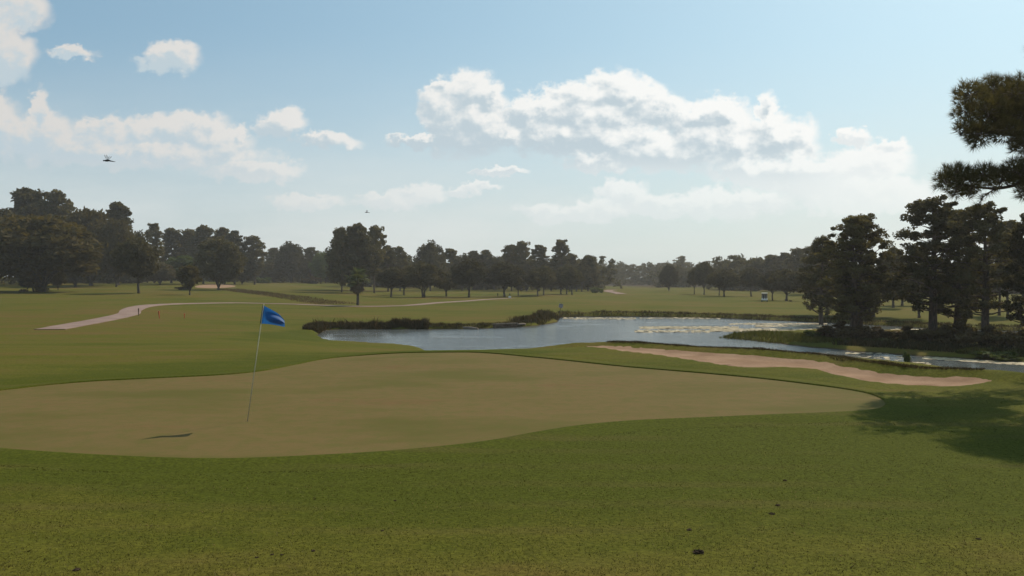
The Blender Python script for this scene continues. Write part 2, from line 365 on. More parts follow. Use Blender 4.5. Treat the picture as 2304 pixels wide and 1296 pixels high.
def water_fn(T, b, o):
    p = pos(T); sep = T.new('ShaderNodeSeparateXYZ'); T.put(sep.inputs[0], p)
    r1, _ = T.noise(T.vec('MULTIPLY', p, (.7, 1.5, 1)), 2.2, 4, .6, .4); r2, _ = T.noise(T.vec('MULTIPLY', p, (.35, 1.0, 1)), .5, 3, .5)
    patch, _ = T.noise(T.vec('MULTIPLY', p, (.10, .33, 1)), .55, 4, .6)
    calm = T.math('MULTIPLY', T.ramp(sep.outputs[0], -13.5, -2.0, .10, 1.0), T.ramp(patch, .36, .5, .35, 1.0))
    shel = T.ramp(T.math('SUBTRACT', sep.outputs[0], T.math('MULTIPLY', sep.outputs[1], .36)), -.5, 6.0, 1.0, .25)
    calm = T.math('MULTIPLY', calm, shel)
    hh = T.math('MULTIPLY', T.math('ADD', r1, T.math('MULTIPLY', r2, .8)), calm)
    b.inputs['Base Color'].default_value = (.110, .122, .124, 1); b.inputs['Roughness'].default_value = .09; b.inputs['IOR'].default_value = 1.333
    T.put(b.inputs['Normal'], bump(T, hh, 1.0, .12))
M_WATER = material('pond_water', water_fn)
def foliage(name, dark, light, trans=.25, hue=.1):
    def fn(T, b, o):
        info = T.new('ShaderNodeObjectInfo'); p = pos(T); f, _ = T.noise(p, .55, 3, .6); f2, _ = T.noise(p, 3.0, 2, .6)
        k = T.math('ADD', T.math('MULTIPLY', f, .6), T.math('ADD', T.math('MULTIPLY', f2, .35), T.math('MULTIPLY', T.math('SUBTRACT', info.outputs['Random'], .5), .25)))
        c = T.mix(T.ramp(k, .3, .65), dark, light)
        T.put(b.inputs['Base Color'], c); b.inputs['Roughness'].default_value = .8; b.inputs['Specular IOR Level'].default_value = .08
        t = T.new('ShaderNodeBsdfTranslucent'); T.put(t.inputs[0], T.mix(1.0, c, (1.3, 1.25, .6), 'MULTIPLY'))
        mx = T.new('ShaderNodeMixShader'); mx.inputs[0].default_value = trans
        T.nt.links.new(b.outputs[0], mx.inputs[1]); T.nt.links.new(t.outputs[0], mx.inputs[2]); T.nt.links.new(mx.outputs[0], o.inputs[0])
    return material(name, fn)
M_OAK = foliage('oak_leaves', (.048, .040, .021), (.100, .082, .038))
M_OLIVE = foliage('olive_leaves', (.046, .036, .015), (.092, .070, .026), .3)
M_PINE = foliage('pine_needles', (.056, .050, .028), (.125, .104, .052), .34)
M_SHRUB = foliage('shrub_leaves', (.055, .038, .022), (.115, .085, .038))
M_WILLOW = foliage('bright_leaves', (.05, .07, .02), (.09, .11, .03), .3)
M_PALM = foliage('palm_fronds', (.05, .058, .032), (.09, .10, .05), .3)
def tint_fn(cols, trans):
    def fn(T, b, o):
        a = T.new('ShaderNodeAttribute', attribute_name='tint').outputs['Fac']
        r = T.new('ShaderNodeValToRGB'); T.put(r.inputs[0], a); e = r.color_ramp.elements
        e[0].position = cols[0][0]; e[0].color = (*cols[0][1], 1); e[1].position = cols[-1][0]; e[1].color = (*cols[-1][1], 1)
        for q, c in cols[1:-1]: k = e.new(q); k.color = (*c, 1)
        c = r.outputs[0]
        T.put(b.inputs['Base Color'], c); b.inputs['Roughness'].default_value = .8; b.inputs['Specular IOR Level'].default_value = .04
        t = T.new('ShaderNodeBsdfTranslucent'); T.put(t.inputs[0], c); mx = T.new('ShaderNodeMixShader'); mx.inputs[0].default_value = trans
        T.nt.links.new(b.outputs[0], mx.inputs[1]); T.nt.links.new(t.outputs[0], mx.inputs[2]); T.nt.links.new(mx.outputs[0], o.inputs[0])
    return fn
M_BLADE = material('grass_blade', tint_fn([(0, (.041, .043, .009)), (.4, (.049, .044, .012)), (.8, (.055, .042, .017)), (.96, (.075, .052, .018)), (1.0, (.26, .20, .09))], .35))
M_REED = material('reed_blade', tint_fn([(0, (.026, .030, .010)), (.5, (.055, .043, .018)), (1.0, (.11, .07, .038))], .3))
M_LOWGREEN = material('waterside_plant', tint_fn([(0, (.050, .058, .010)), (.6, (.085, .088, .014)), (1.0, (.12, .09, .03))], .35))
def bark_fn(c1, c2):
    def fn(T, b, o):
        p = T.vec('MULTIPLY', T.new('ShaderNodeTexCoord').outputs['Object'], (1, 1, .25)); f, _ = T.noise(p, 6, 5, .65)
        T.put(b.inputs['Base Color'], T.mix(T.ramp(f, .35, .65), c1, c2)); b.inputs['Roughness'].default_value = .95; T.put(b.inputs['Normal'], bump(T, f, .8, .05))
    return fn
M_BARK = material('bark', bark_fn((.035, .026, .02), (.10, .075, .055)))
M_PBARK = material('pine_bark', bark_fn((.04, .028, .022), (.12, .08, .06)))
M_DEAD = material('dead_fronds', bark_fn((.07, .05, .03), (.17, .12, .075)))
def sheen_fn(T, b, o):  # bright water sheen put into a pale tan colour
    a = T.new('ShaderNodeAttribute', attribute_name='tint').outputs['Fac']
    T.put(b.inputs['Base Color'], T.mix(a, (.36, .30, .19), (.54, .45, .31))); b.inputs['Roughness'].default_value = .8; b.inputs['Specular IOR Level'].default_value = .1
M_SHEEN = material('sheen_fleck', sheen_fn)

# ------------------------------------------------------------------ ground, pond, green, bunker, paths
def build_ground():
    ys = [-8.0]
    while ys[-1] < 1300: ys.append(ys[-1] + (0.33 if ys[-1] < 34 else max(.4, .0115 * ys[-1])))
    xs = [0.0]
    while xs[-1] < 950: xs.append(xs[-1] + max(.33, .019 * xs[-1]))
    xs = np.array([-x for x in xs[:0:-1]] + xs); ys = np.array(ys)
    gx, gy = np.meshgrid(xs, ys); z = hgt(gx.ravel(), gy.ravel())
    V = np.stack([gx.ravel(), gy.ravel(), z], 1); nx, ny = len(xs), len(ys)
    i, j = np.meshgrid(np.arange(nx - 1), np.arange(ny - 1)); a = (j * nx + i).ravel()
    Fq = np.stack([a, a + 1, a + nx + 1, a + nx], 1)
    # grass collar standing a finger above the putting surface
    C = GREEN_C; n = len(C); d = np.roll(C, -1, 0) - np.roll(C, 1, 0); d /= np.linalg.norm(d, axis=1)[:, None]
    area = np.sum(C[:, 0] * np.roll(C[:, 1], -1) - np.roll(C[:, 0], -1) * C[:, 1]); nrm = np.stack([d[:, 1], -d[:, 0]], 1) * (1 if area > 0 else -1)
    rings = [(-0.02, -.03), (0.0, .028), (.06, .036), (.4, .012), (1.25, -.035)]; base = len(V); VV = [V]
    for off, dz in rings:
        q = C + nrm * off; VV.append(np.stack([q[:, 0], q[:, 1], hgt(q[:, 0], q[:, 1], cut=False) + dz], 1))
    FF = [Fq]; k = np.arange(n); k2 = (k + 1) % n
    for r_ in range(len(rings) - 1): FF.append(np.stack([base + r_ * n + k, base + r_ * n + k2, base + (r_ + 1) * n + k2, base + (r_ + 1) * n + k], 1)[:, ::-1 if area < 0 else 1])
    A = np.concatenate(VV); tt = np.zeros(len(A)); m = (A[:, 1] > 3) & (A[:, 1] < 50) & (np.abs(A[:, 0]) < 40)
    tt[m] = np.clip(1 - np.maximum(sdist(A[m, 0], A[m, 1], GREEN_C), 0) / 5.5, 0, 1)      # watered fringe round the green
    o = mesh_np('ground', A, np.concatenate(FF), 4, M_GROUND, smooth=True, attr=tt); tag(o, kind='structure'); return o
build_ground()
def sheet(name, C, step, mat, zf, kind='structure'):
    mn, mx = C.min(0), C.max(0); gx, gy = np.meshgrid(np.arange(mn[0], mx[0], step), np.arange(mn[1], mx[1], step)); gx, gy = gx.ravel(), gy.ravel()
    k = sdist(gx, gy, C) < -step * .4; pts = [Vector(q) for q in C] + [Vector(q) for q in zip(gx[k], gy[k])]; n = len(C)
    v, e, f, *_ = geometry.delaunay_2d_cdt(pts, [(i, (i + 1) % n) for i in range(n)], [], 1, 1e-5)
    A = np.array([[q.x, q.y] for q in v]); z = zf(A[:, 0], A[:, 1])
    f = [t if (v[t[1]] - v[t[0]]).cross(v[t[2]] - v[t[0]]) > 0 else t[::-1] for t in f]
    o = mesh_py(name, np.column_stack([A, z]), f, mat, smooth=True); tag(o, kind=kind); return o
sheet('putting_green', GREEN_C, .6, M_GREEN, lambda x, y: hgt(x, y, cut=False) + .004)
def shrink(C, a):
    d = np.roll(C, -1, 0) - np.roll(C, 1, 0); d /= np.linalg.norm(d, axis=1)[:, None] + 1e-9
    area = np.sum(C[:, 0] * np.roll(C[:, 1], -1) - np.roll(C[:, 0], -1) * C[:, 1]); s = 1 if area > 0 else -1
    return C - np.stack([d[:, 1], -d[:, 0]], 1) * s * a
sheet('sand_bunker', ragged(shrink(BUNK_C, -.10), .03), .3, M_SAND, lambda x, y: hgt(x, y) + np.where(sdist(x, y, BUNK_C) > -.02, -.03, .035))
far_bunk = smooth_closed([tuple(at(*q).xy) for q in ((440, 647), (480, 649), (520, 647), (528, 643), (490, 640), (450, 642))], 4)
sheet('sand_bunker', far_bunk, 2.0, M_SAND, lambda x, y: hgt(x, y) + .06)
water = mesh_py('pond_water', [(x, y, WATER_Z) for x, y in POND_C], [list(range(len(POND_C)))], M_WATER)
bm = bmesh.new(); bm.from_mesh(water.data); bmesh.ops.triangulate(bm, faces=bm.faces[:])
for f in bm.faces:
    if f.normal.z < 0: f.normal_flip()
bm.to_mesh(water.data); bm.free(); tag(water, kind='structure')
def strip(name, pts, width, mat, dz=.05):
    c = smooth_open(pts, 10); d = np.gradient(c, axis=0); d /= np.linalg.norm(d, axis=1)[:, None]; nr = np.stack([-d[:, 1], d[:, 0]], 1)
    ks = np.linspace(-.5, .5, 5); V = []
    for k in ks: q = c + nr * width * k; V.append(np.column_stack([q, hgt(q[:, 0], q[:, 1]) + dz]))
    n = len(c); low = [v.copy() for v in (V[0], V[-1])]
    for q in low: q[:, 2] -= .3
    V = [low[0]] + V + [low[1]]; Fs = [(j * n + i, (j + 1) * n + i, (j + 1) * n + i + 1, j * n + i + 1) for j in range(len(V) - 1) for i in range(n - 1)]
    o = mesh_py(name, np.concatenate(V), [f[::-1] for f in Fs], mat); tag(o, kind='structure'); return o
def path_px(L): return [tuple(at(*q).xy) for q in L]
strip('cart_path', path_px([(112, 742), (160, 733), (215, 723), (265, 713), (290, 706), (296, 698), (318, 690.5), (360, 686), (430, 683.5), (540, 682), (640, 684), (720, 687), (800, 689.5), (880, 689), (940, 686), (1010, 680), (1080, 675), (1150, 671.5)]), 2.35, M_PATH)
strip('cart_path', path_px([(1398, 662), (1380, 658), (1368, 655), (1380, 652.5)]), 3.0, M_PATH, .08)

# ------------------------------------------------------------------ trees
rng = np.random.default_rng(11); random.seed(5)
def rand_dirs(n): v = rng.normal(size=(n, 3)); return v / np.linalg.norm(v, axis=1)[:, None]
def leaf_cards(name, C, rad, per, size, mat, parent, aspect=1.7, surf=.45, tufted=False):
    """leaf sprays: irregular quads thrown through every puff (centres C, radii rad(n,3))"""
    C = np.asarray(C, float); rad = np.asarray(rad, float); n = len(C)
    idx = np.repeat(np.arange(n), per); d = rand_dirs(len(idx)); r = rng.uniform(0, 1, len(idx)) ** surf
    ctr = C[idx] + d * r[:, None] * rad[idx]
    a = rand_dirs(len(idx)); a = a * .8 + d * .7; a /= np.linalg.norm(a, axis=1)[:, None]
    b = np.cross(a, rand_dirs(len(idx))); b /= np.linalg.norm(b, axis=1)[:, None]
    s = size * rng.uniform(.55, 1.35, len(idx))[:, None]; L = a * s * aspect * .5; Wd = b * s * .5
    V = np.stack([ctr - L, ctr + Wd * rng.uniform(.6, 1.1, (len(idx), 1)) - L * .1, ctr + L, ctr - Wd * rng.uniform(.6, 1.1, (len(idx), 1)) + L * .15], 1).reshape(-1, 3)
    return mesh_np(name, V, np.arange(len(V)), 4, mat, parent)
def needle_tufts(name, ctr, axis, nper, length, width, mat, parent, spread=.9):
    m = len(ctr); idx = np.repeat(np.arange(m), nper); d = axis[idx] + rand_dirs(len(idx)) * spread; d /= np.linalg.norm(d, axis=1)[:, None]
    L = length * rng.uniform(.7, 1.15, len(idx))[:, None]; w = np.cross(d, rand_dirs(len(idx))); w /= np.linalg.norm(w, axis=1)[:, None]
    p = ctr[idx]; V = np.stack([p - w * width * .5, p + w * width * .5, p + d * L], 1).reshape(-1, 3)
    return mesh_np(name, V, np.arange(len(V)), 3, mat, parent)
def bend(p0, p1, n=5, sag=.0, jit=.05):
    p0, p1 = Vector(p0), Vector(p1); L = (p1 - p0).length; out = []
    for i in range(n + 1):
        t = i / n; q = p0.lerp(p1, t); q.z += sag * L * math.sin(math.pi * t)
        if 0 < i < n: q += Vector((random.uniform(-1, 1), random.uniform(-1, 1), random.uniform(-1, 1))) * jit * L
        out.append(q)
    return out
def oak_proto(name, h=10.0, w=11.0, base=.2, leaf=.40, per=100, npuff=125, mat=None, tr=.28, flat=.0, stems=1):
    """round headed broadleaf: trunk and limbs; crown of leaf sprays in puffs"""
    root = empty(name); g = Geo(); zb = h * base
    for s in range(stems):
        ox = (s - (stems - 1) / 2) * .5
        g.tube([(ox, 0, -.3), (ox, 0, .25), (ox * 1.3 + .1, .05, zb * .6), (ox * 2.2, .1, zb * 1.25)], [tr * 1.55, tr * 1.1, tr * .9, tr * .8], 9)
        for k in range(8 if stems == 1 else 4):
            th = k * 2.4 + s + random.uniform(-.3, .3); rr = w * .5 * random.uniform(.45, .8)
            tip = (math.cos(th) * rr, math.sin(th) * rr, h * random.uniform(.45, .85)); q = bend((ox * 2, 0, zb * random.uniform(.8, 1.25)), tip, 4, .08)
            g.tube(q, [tr * .5, tr * .38, tr * .28, tr * .18, tr * .06], 6)
    g.obj('trunk', M_BARK, root, True)
    C, Rd = [], []
    for i in range(npuff):
        d = Vector(rand_dirs(1)[0]); r = random.random() ** .33
        if d.z < 0: d.z *= .85
        zc = h * (base + .08 + (1 - base) * .46); q = Vector((d.x * w * .44 * r, d.y * w * .44 * r, zc + d.z * h * (1 - base) * .44 * r))
        q.x *= 1 + .25 * math.sin(3 * math.atan2(d.y, d.x) + i % 2); s = random.uniform(.6, 1.25)
        if q.z > zc: q.x *= 1 - .28 * (q.z - zc) / (h - zc); q.y *= 1 - .28 * (q.z - zc) / (h - zc)
        C.append(q); Rd.append((w * .115 * s, w * .115 * s, h * .10 * s))
    leaf_cards('crown', C, Rd, per, leaf, mat or M_OAK, root)
    return root
def pine_proto(name, h=20.0, w=8.0, base=.42, leaf=.55, per=46, nb=34, tr=.3, lean=.03, top=.45, mat=None, puff=.125):
    """long boled pine: bare trunk, rising limbs, separate pads of needles with sky between"""
    root = empty(name); g = Geo(); lx, ly = random.uniform(-lean, lean) * h, random.uniform(-lean, lean) * h
    def axis(t): return Vector((lx * t * t + .012 * h * math.sin(5 * t), ly * t * t + .01 * h * math.sin(4 * t + 1), h * t))
    g.tube([axis(t) - Vector((0, 0, .3 if t == 0 else 0)) for t in (0, .04, .15, .3, .5, .7, .85, .97)], [tr * 1.35, tr * 1.05, tr * .95, tr * .85, tr * .68, tr * .45, tr * .25, tr * .06], 9)
    C, Rd = [], []
    for k in range(nb):
        t = base + (1 - base) * (k + random.random() * .6) / nb; s = (t - base) / (1 - base)
        prof = math.sin(math.pi * (.16 + .80 * s) ** .85) ** .6 if s < 1 else .3; prof = max(prof, .28) * (1 - .25 * max(0, s - top))
        L = w * .5 * prof * random.uniform(.55, 1.08); th = k * 2.39996 + random.uniform(-.5, .5); p0 = axis(t)
        p1 = p0 + Vector((math.cos(th) * L, math.sin(th) * L, L * random.uniform(.0, .5) + h * .01))
        q = bend(p0, p1, 4, -.05, .05); rb = tr * .30 * (1 - .6 * s); g.tube(q, [rb, rb * .8, rb * .6, rb * .4, rb * .15], 5, False)
        for j in range(random.choice((2, 3, 3, 4))):
            f = random.uniform(.45, 1.05); c = p0.lerp(p1, f) + Vector((random.uniform(-1, 1), random.uniform(-1, 1), random.uniform(-.2, .7))) * w * .07
            r = w * puff * random.uniform(.45, 1.15); C.append(c); Rd.append((r, r, r * .75))
    C.append(axis(.985)); Rd.append((w * .09, w * .09, h * .02)); C.append(axis(.95)); Rd.append((w * .13, w * .13, h * .025))
    g.obj('trunk', M_PBARK, root, True)
    leaf_cards('crown', C, Rd, per, leaf, mat or M_PINE, root, aspect=1.5)
    return root
def bush_proto(name, h=1.6, w=2.2, leaf=.16, per=70, npuff=26, mat=None):
    root = empty(name); g = Geo(); C, Rd = [], []
    for k in range(9):
        th = k * 2.4; rr = w * .34 * random.uniform(.4, 1); tip = (math.cos(th) * rr, math.sin(th) * rr, h * random.uniform(.5, .95))
        g.tube(bend((0.05 * math.cos(th), .05 * math.sin(th), -.1), tip, 3, 0, .06), [.03 * w / 2, .022 * w / 2, .015 * w / 2, .006], 5)
    g.obj('stem', M_BARK, root)
    for i in range(npuff):
        th = random.uniform(0, 6.283); r = math.sqrt(random.random()) * w * .40; z = h * random.uniform(.12, .9) * (1 - .5 * (r / (w * .5)) ** 2)
        s = random.uniform(.6, 1.2); C.append((math.cos(th) * r, math.sin(th) * r, z)); Rd.append((w * .14 * s, w * .14 * s, h * .13 * s))
    leaf_cards('foliage', C, Rd, per, leaf, mat or M_SHRUB, root)
    return root
PROTO = {}
def clone(o, parent=None):
    c = o.copy(); COL.objects.link(c); c.parent = parent
    for ch in [k for k in o.children]: clone(ch, c)
    return c
def defproto(key, fn, h, w): PROTO[key] = [fn, h, w, None, 0]
defproto('oakA', lambda: oak_proto('oak_tree', 10, 11), 10, 11)
defproto('oakB', lambda: oak_proto('oak_tree', 10, 10, .24, npuff=110), 10, 10)
defproto('oakC', lambda: oak_proto('oak_tree', 10, 12, .2, npuff=130, stems=2), 10, 12)
defproto('oakO', lambda: oak_proto('oak_tree', 16, 18, .04, .6, 110, 190, M_OLIVE, .45), 16, 18)
defproto('young', lambda: oak_proto('young_tree', 5, 4.5, .14, .22, 70, 75, M_OLIVE, .12), 5, 4.5)
defproto('leafy', lambda: oak_proto('broadleaf_tree', 14, 12, .02, .5, 90, 130, M_WILLOW, .3), 14, 12)
defproto('dense', lambda: oak_proto('evergreen_tree', 17, 14, .03, .5, 100, 170, M_OAK, .4), 17, 14)
defproto('pineA', lambda: pine_proto('pine_tree', 22, 9, .34, nb=52), 22, 9)
defproto('pineB', lambda: pine_proto('pine_tree', 22, 10, .40, nb=48), 22, 10)
defproto('pineC', lambda: pine_proto('pine_tree', 22, 8, .15, nb=66, per=52), 22, 8)
defproto('pineD', lambda: pine_proto('pine_tree', 22, 11, .1, nb=80, per=56), 22, 11)
defproto('pineN', lambda: pine_proto('pine_tree', 13, 6.5, .15, .17, 95, 82, .33, puff=.080), 13, 6.5)
defproto('pineM', lambda: pine_proto('pine_tree', 13, 7.0, .2, .17, 95, 76, .33, puff=.078), 13, 7.0)
defproto('lone', lambda: pine_proto('pine_tree', 22, 8, .66, nb=16, per=40), 22, 8)
defproto('bushA', lambda: bush_proto('shrub'), 1.6, 2.2)
defproto('bushB', lambda: bush_proto('shrub', 1.6, 2.0, .15, 70, 22), 1.6, 2.0)
defproto('bushG', lambda: bush_proto('shrub', 1.3, 2.2, .16, 70, 24, M_WILLOW), 1.3, 2.2)
def place(key, loc, height, width, label, cat, group=None, rz=None):
    pr = PROTO[key]
    if pr[3] is None: pr[3] = pr[0](); o = pr[3]
    else: o = clone(pr[3])
    o.location = loc; o.rotation_euler = (0, 0, random.uniform(0, 6.283) if rz is None else rz)
    o.scale = (width / pr[2], width / pr[2], height / pr[1]); tag(o, label, cat, group); return o
def tree(key, px, base, top, wpx, label, d=None, cat='tree', group=None, rz=None):
    """base: image row of the foot (or None with d given), top: row of the highest leaf, wpx: crown width"""
    g = at(px, base) if d is None else G(px, d); d = g.y
    zt = CAMZ + ray(px, top).z * d
    return place(key, g, (zt - g.z) * .97, wpx / F * d * 1.05, label, cat, group, rz)

LW, PL, OR, BW, FR, RB = 'trees of the wood at the left', 'pines on the skyline left of centre', 'oaks lined along the cart path', 'trees behind the row of oaks', 'trees at the far side of the right fairway', 'trees beyond the island'
TREES = [
 ('oakO', 95, 657, 482, 275, 'huge spreading olive oak at far left with a shrub round its trunk', None, LW),
 ('pineD', 62, None, 429, 125, 'tall pine whose flat-topped head stands highest over the huge olive oak', 290, LW),
 ('pineB', 132, None, 433, 95, 'tall round-headed pine with a sky hole, second highest top at far left', 285, LW),
 ('dense', -15, None, 456, 150, 'dark dense tree cut by the left edge of the photo, behind the huge olive oak', 270, LW),
 ('oakO', 205, None, 470, 160, 'wide olive tree crown behind the right flank of the huge oak', 275, LW),
 ('pineC', 265, None, 456, 75, 'pine with a dark tuft poking out of the wood right of the olive crowns', 290, LW),
 ('dense', 170, None, 520, 120, 'dark leafy tree low in the left wood, just right of the huge oak', 255, LW),
 ('oakO', 262, None, 492, 85, 'yellowish olive tree closing the right end of the left wood', 262, LW),
 ('oakA', 312, 660, 535, 108, 'dark round oak with a clear straight trunk alone right of the left wood', None, None),
 ('young', 62, 655, 622, 40, 'thin young tree on the shaded lawn just left of the huge oak trunk', None, None),
 ('young', 131, 653, 612, 36, 'thin leaning young tree just right of the huge oak trunk', None, None),
 ('young', 427, 664, 596, 56, 'small bushy olive tree standing alone on the lawn between two oaks', None, None),
 ('dense', 492, 652, 532, 112, 'broad dark oak beside the pale sand patch, its low boughs hanging to the right', None, None),
 ('pineA', 348, None, 505, 46, 'thin topped pine, first on the skyline right of the left wood', 330, PL),
 ('pineC', 385, None, 514, 60, 'second skyline pine right of the left wood, twin rounded tops', 345, PL),
 ('pineB', 428, None, 518, 58, 'open skyline pine with sky holes low in its crown', 350, PL),
 ('pineD', 458, None, 510, 70, 'highest skyline pine directly over the broad dark oak', 340, PL),
 ('pineC', 503, None, 513, 62, 'skyline pine with two knobs over the right half of the broad oak', 345, PL),
 ('pineC', 528, None, 520, 50, 'skyline pine at the right shoulder of the broad dark oak', 340, PL),
 ('pineB', 573, None, 533, 62, 'pine with ragged layered boughs, alone right of the broad oak clump', 340, PL),
 ('leafy', 410, None, 575, 90, 'grey-green leafy tree behind the small bushy olive tree', 310, None),
 ('dense', 360, None, 590, 70, 'low dark tree in the gap right of the lone round oak', 300, None),
 ('dense', 545, None, 575, 80, 'low dark leafy tree under the ragged layered pine', 340, None),
 ('pineC', 617, None, 558, 44, 'small spiky pine left of the domed dark pine', 420, PL),
 ('dense', 655, None, 543, 72, 'domed dark pine between the ragged pine and the big evergreen', 400, PL),
 ('pineC', 700, None, 557, 48, 'rounded green-dark tree right of the domed dark pine', 410, PL),
 ('leafy', 722, None, 566, 50, 'bright green-edged tree touching the left side of the big evergreen', 390, None),
 ('dense', 600, None, 592, 70, 'low shadowy tree under the small spiky pine', 410, None),
 ('dense', 790, 654, 516, 112, 'big dark evergreen behind the palm, broadest tree left of centre', None, None),
 ('pineD', 806, None, 507, 84, 'pine head rising from the middle of the big dark evergreen', 245, None),
 ('pineB', 842, None, 511, 56, 'open pine top with a sky slit at the right shoulder of the big evergreen', 250, None),
 ('pineD', 768, None, 515, 56, 'pine with small knobs at the left shoulder of the big evergreen', 250, None),
 ('pineC', 872, None, 553, 50, 'low pine just right of the big evergreen', 280, BW),
 ('pineB', 900, None, 557, 44, 'ragged pine before the sky dip right of the big evergreen', 290, BW),
 ('oakB', 880, 668, 603, 76, 'dark round oak first in the row right of the palm', None, OR),
 ('oakB', 909, 664, 606, 62, 'oak set back between the first and the forked oak of the row', None, OR),
 ('oakC', 953, 669, 590, 92, 'forked oak of the row, two trunks spreading in a V', None, OR),
 ('oakC', 1004, 667, 612, 62, 'smaller grey-green oak right of the forked one', None, OR),
 ('oakA', 1055, 669, 583, 88, 'tall-crowned oak in the middle of the row right of the palm', None, OR),
 ('oakA', 1135, 668, 590, 94, 'thick trunked round oak standing at the very end of the near path', None, OR),
 ('oakB', 1166, 665, 606, 44, 'slim oak with a leaning trunk right of the thick trunked oak', None, OR),
 ('oakB', 1210, 666, 607, 58, 'oak with a bowed dark trunk farther along the row', None, OR),
 ('oakB', 1223, 664, 600, 56, 'oak close behind the bowed trunk, trunk straight', None, OR),
 ('oakA', 1262, 662, 606, 58, 'dark low oak with its trunk left of three thin trunks', None, OR),
 ('oakB', 1275, 662, 598, 52, 'oak sharing its crown with the dark low oak at its left', None, OR),
 ('oakB', 1287, 663, 602, 52, 'oak with two straight stems left of the three thin trunked oaks', None, OR),
 ('oakB', 1297, 656, 596, 46, 'first thin trunked oak left of the round bush', None, OR),
 ('oakB', 1309, 656, 592, 48, 'middle thin trunked oak left of the round bush', None, OR),
 ('oakB', 1323, 655, 594, 52, 'last thin trunked oak touching the round bush', None, OR),
 ('dense', 968, None, 541, 74, 'round domed pine rising behind the forked oak', 300, BW),
 ('pineC', 1012, None, 560, 50, 'pine right of the round domed one, lower top', 320, BW),
 ('dense', 1040, None, 570, 60, 'dark tree behind the tall-crowned oak', 310, BW),
 ('pineC', 1066, None, 565, 46, 'small pointed pine over the tall-crowned oak', 330, BW),
 ('pineC', 1093, None, 563, 46, 'round knobbed pine between the tall-crowned and thick trunked oaks', 330, BW),
 ('dense', 1112, None, 575, 50, 'low dark tree left behind the thick trunked oak', 320, BW),
 ('pineD', 1150, None, 553, 58, 'bushy pine behind the thick trunked oak', 310, BW),
 ('pineB', 1172, None, 545, 48, 'lacy topped pine with sky holes just behind the thick trunked oak', 305, BW),
 ('pineC', 1213, None, 552, 50, 'cone shaped pine between the lacy pine and the tallest pine of the centre', 310, BW),
 ('pineA', 1262, None, 541, 48, 'tallest pine of the centre, narrow head with sky holes', 300, BW),
 ('pineD', 1283, None, 572, 50, 'low pine at the right foot of the tallest centre pine', 305, BW),
 ('pineD', 1324, None, 576, 56, 'last pine before the skyline drops to the far wood', 300, BW),
 ('dense', 1240, None, 590, 60, 'dark tree filling under the tallest centre pine', 300, BW),
 ('dense', 1185, None, 588, 60, 'dark tree filling under the cone shaped pine', 300, BW),
 ('lone', 1533, None, 576, 34, 'lone far pine standing clear above the far wood', 520, None),
 ('dense', 1505, 655, 594, 44, 'tree with foliage to the ground in front of the far wood', None, FR),
 ('oakB', 1562, 662, 604, 38, 'thin trunked tree left of the dark trunk on the far fairway edge', None, FR),
 ('oakA', 1584, 663, 589, 50, 'tall dark oak with a clear trunk on the far fairway edge', None, FR),
 ('oakB', 1618, 665, 610, 40, 'slim tree left of the wide far oak', None, FR),
 ('oakA', 1629, 667, 606, 74, 'wide round oak in front of the far wood right of the tall dark oak', None, FR),
 ('oakB', 1690, 667, 604, 56, 'pale shaded tree left of the golf cart', None, FR),
 ('oakB', 1738, 676, 612, 56, 'dark tree with its trunk close right of the golf cart', None, FR),
 ('oakA', 1770, 677, 606, 92, 'broad oak farther right of the golf cart', None, FR),
 ('pineD', 1690, None, 590, 54, 'low skyline pine over the golf cart, left of the taller ones', 330, FR),
 ('pineD', 1735, None, 575, 56, 'first of the taller skyline pines right of the golf cart', 300, FR),
 ('pineC', 1765, None, 569, 48, 'second taller skyline pine right of the golf cart', 290, FR),
 ('pineB', 1795, None, 560, 56, 'highest skyline pine over the broad oak, sky holes at its right', 270, FR),
 ('pineD', 1825, None, 556, 60, 'skyline pine behind the left side of the island pines', 240, FR),
 ('oakA', 1860, 709, 590, 128, 'dark leafy tree on the far bank just left of the twin island pines', None, RB),
 ('pineM', 1850, None, 532, 105, 'shorter pine with its crown left behind the twin island pines', 100, RB),
 ('oakC', 1962, 713, 600, 145, 'stout oak with a thick short trunk behind the island bushes', None, RB),
 ('pineA', 2070, None, 560, 80, 'straight grey trunked pine on the far lawn left of the thickest island pine', 105, RB),
 ('oakB', 2030, None, 590, 90, 'leafy tree between the stout oak and the thick island pine', 150, RB),
 ('pineB', 2250, None, 520, 90, 'pine with a flared trunk on the far lawn right of the slender island pine', 112, RB),
 ('pineA', 2270, None, 500, 80, 'second trunk on the far lawn right of the flared one', 108, RB),
 ('oakA', 2200, None, 590, 120, 'dark oak crown between the thick and slender island pines', 150, RB),
 ('oakB', 2300, None, 570, 100, 'dark tree at the right edge beyond the lawn trunks', 160, RB),
 ('oakB', 2120, None, 600, 100, 'dim tree far behind the thick island pine', 170, RB),
 ('oakB', 1905, None, 610, 90, 'shaded leafy tree behind the twin island pines', 135, RB),
 ('oakA', 2165, None, 612, 100, 'leafy tree low behind the leaf wrapped island pine', 125, RB),
 ('oakB', 2010, None, 560, 90, 'taller leafy tree over the right half of the stout oak', 140, RB),
 ('pineN', 1917, None, 490, 150, 'left one of the twin island pines, leaning trunk rising from the bushes', 74, 'pines on the island'),
 ('pineM', 1936, None, 485, 165, 'right one of the twin island pines, with a ragged bough reaching right', 76, 'pines on the island'),
 ('pineM', 2104, None, 446, 195, 'tall island pine with the thickest dark trunk', 72, 'pines on the island'),
 ('pineN', 2155, None, 474, 150, 'island pine with a leaf wrapped lower trunk right of the thickest one', 74, 'pines on the island'),
 ('pineM', 2220, None, 460, 180, 'island pine with a slender black trunk near the right edge', 68, 'pines on the island'),
 ('pineN', 2318, None, 486, 130, 'island pine cut by the right edge of the photo', 66, 'pines on the island'),
]
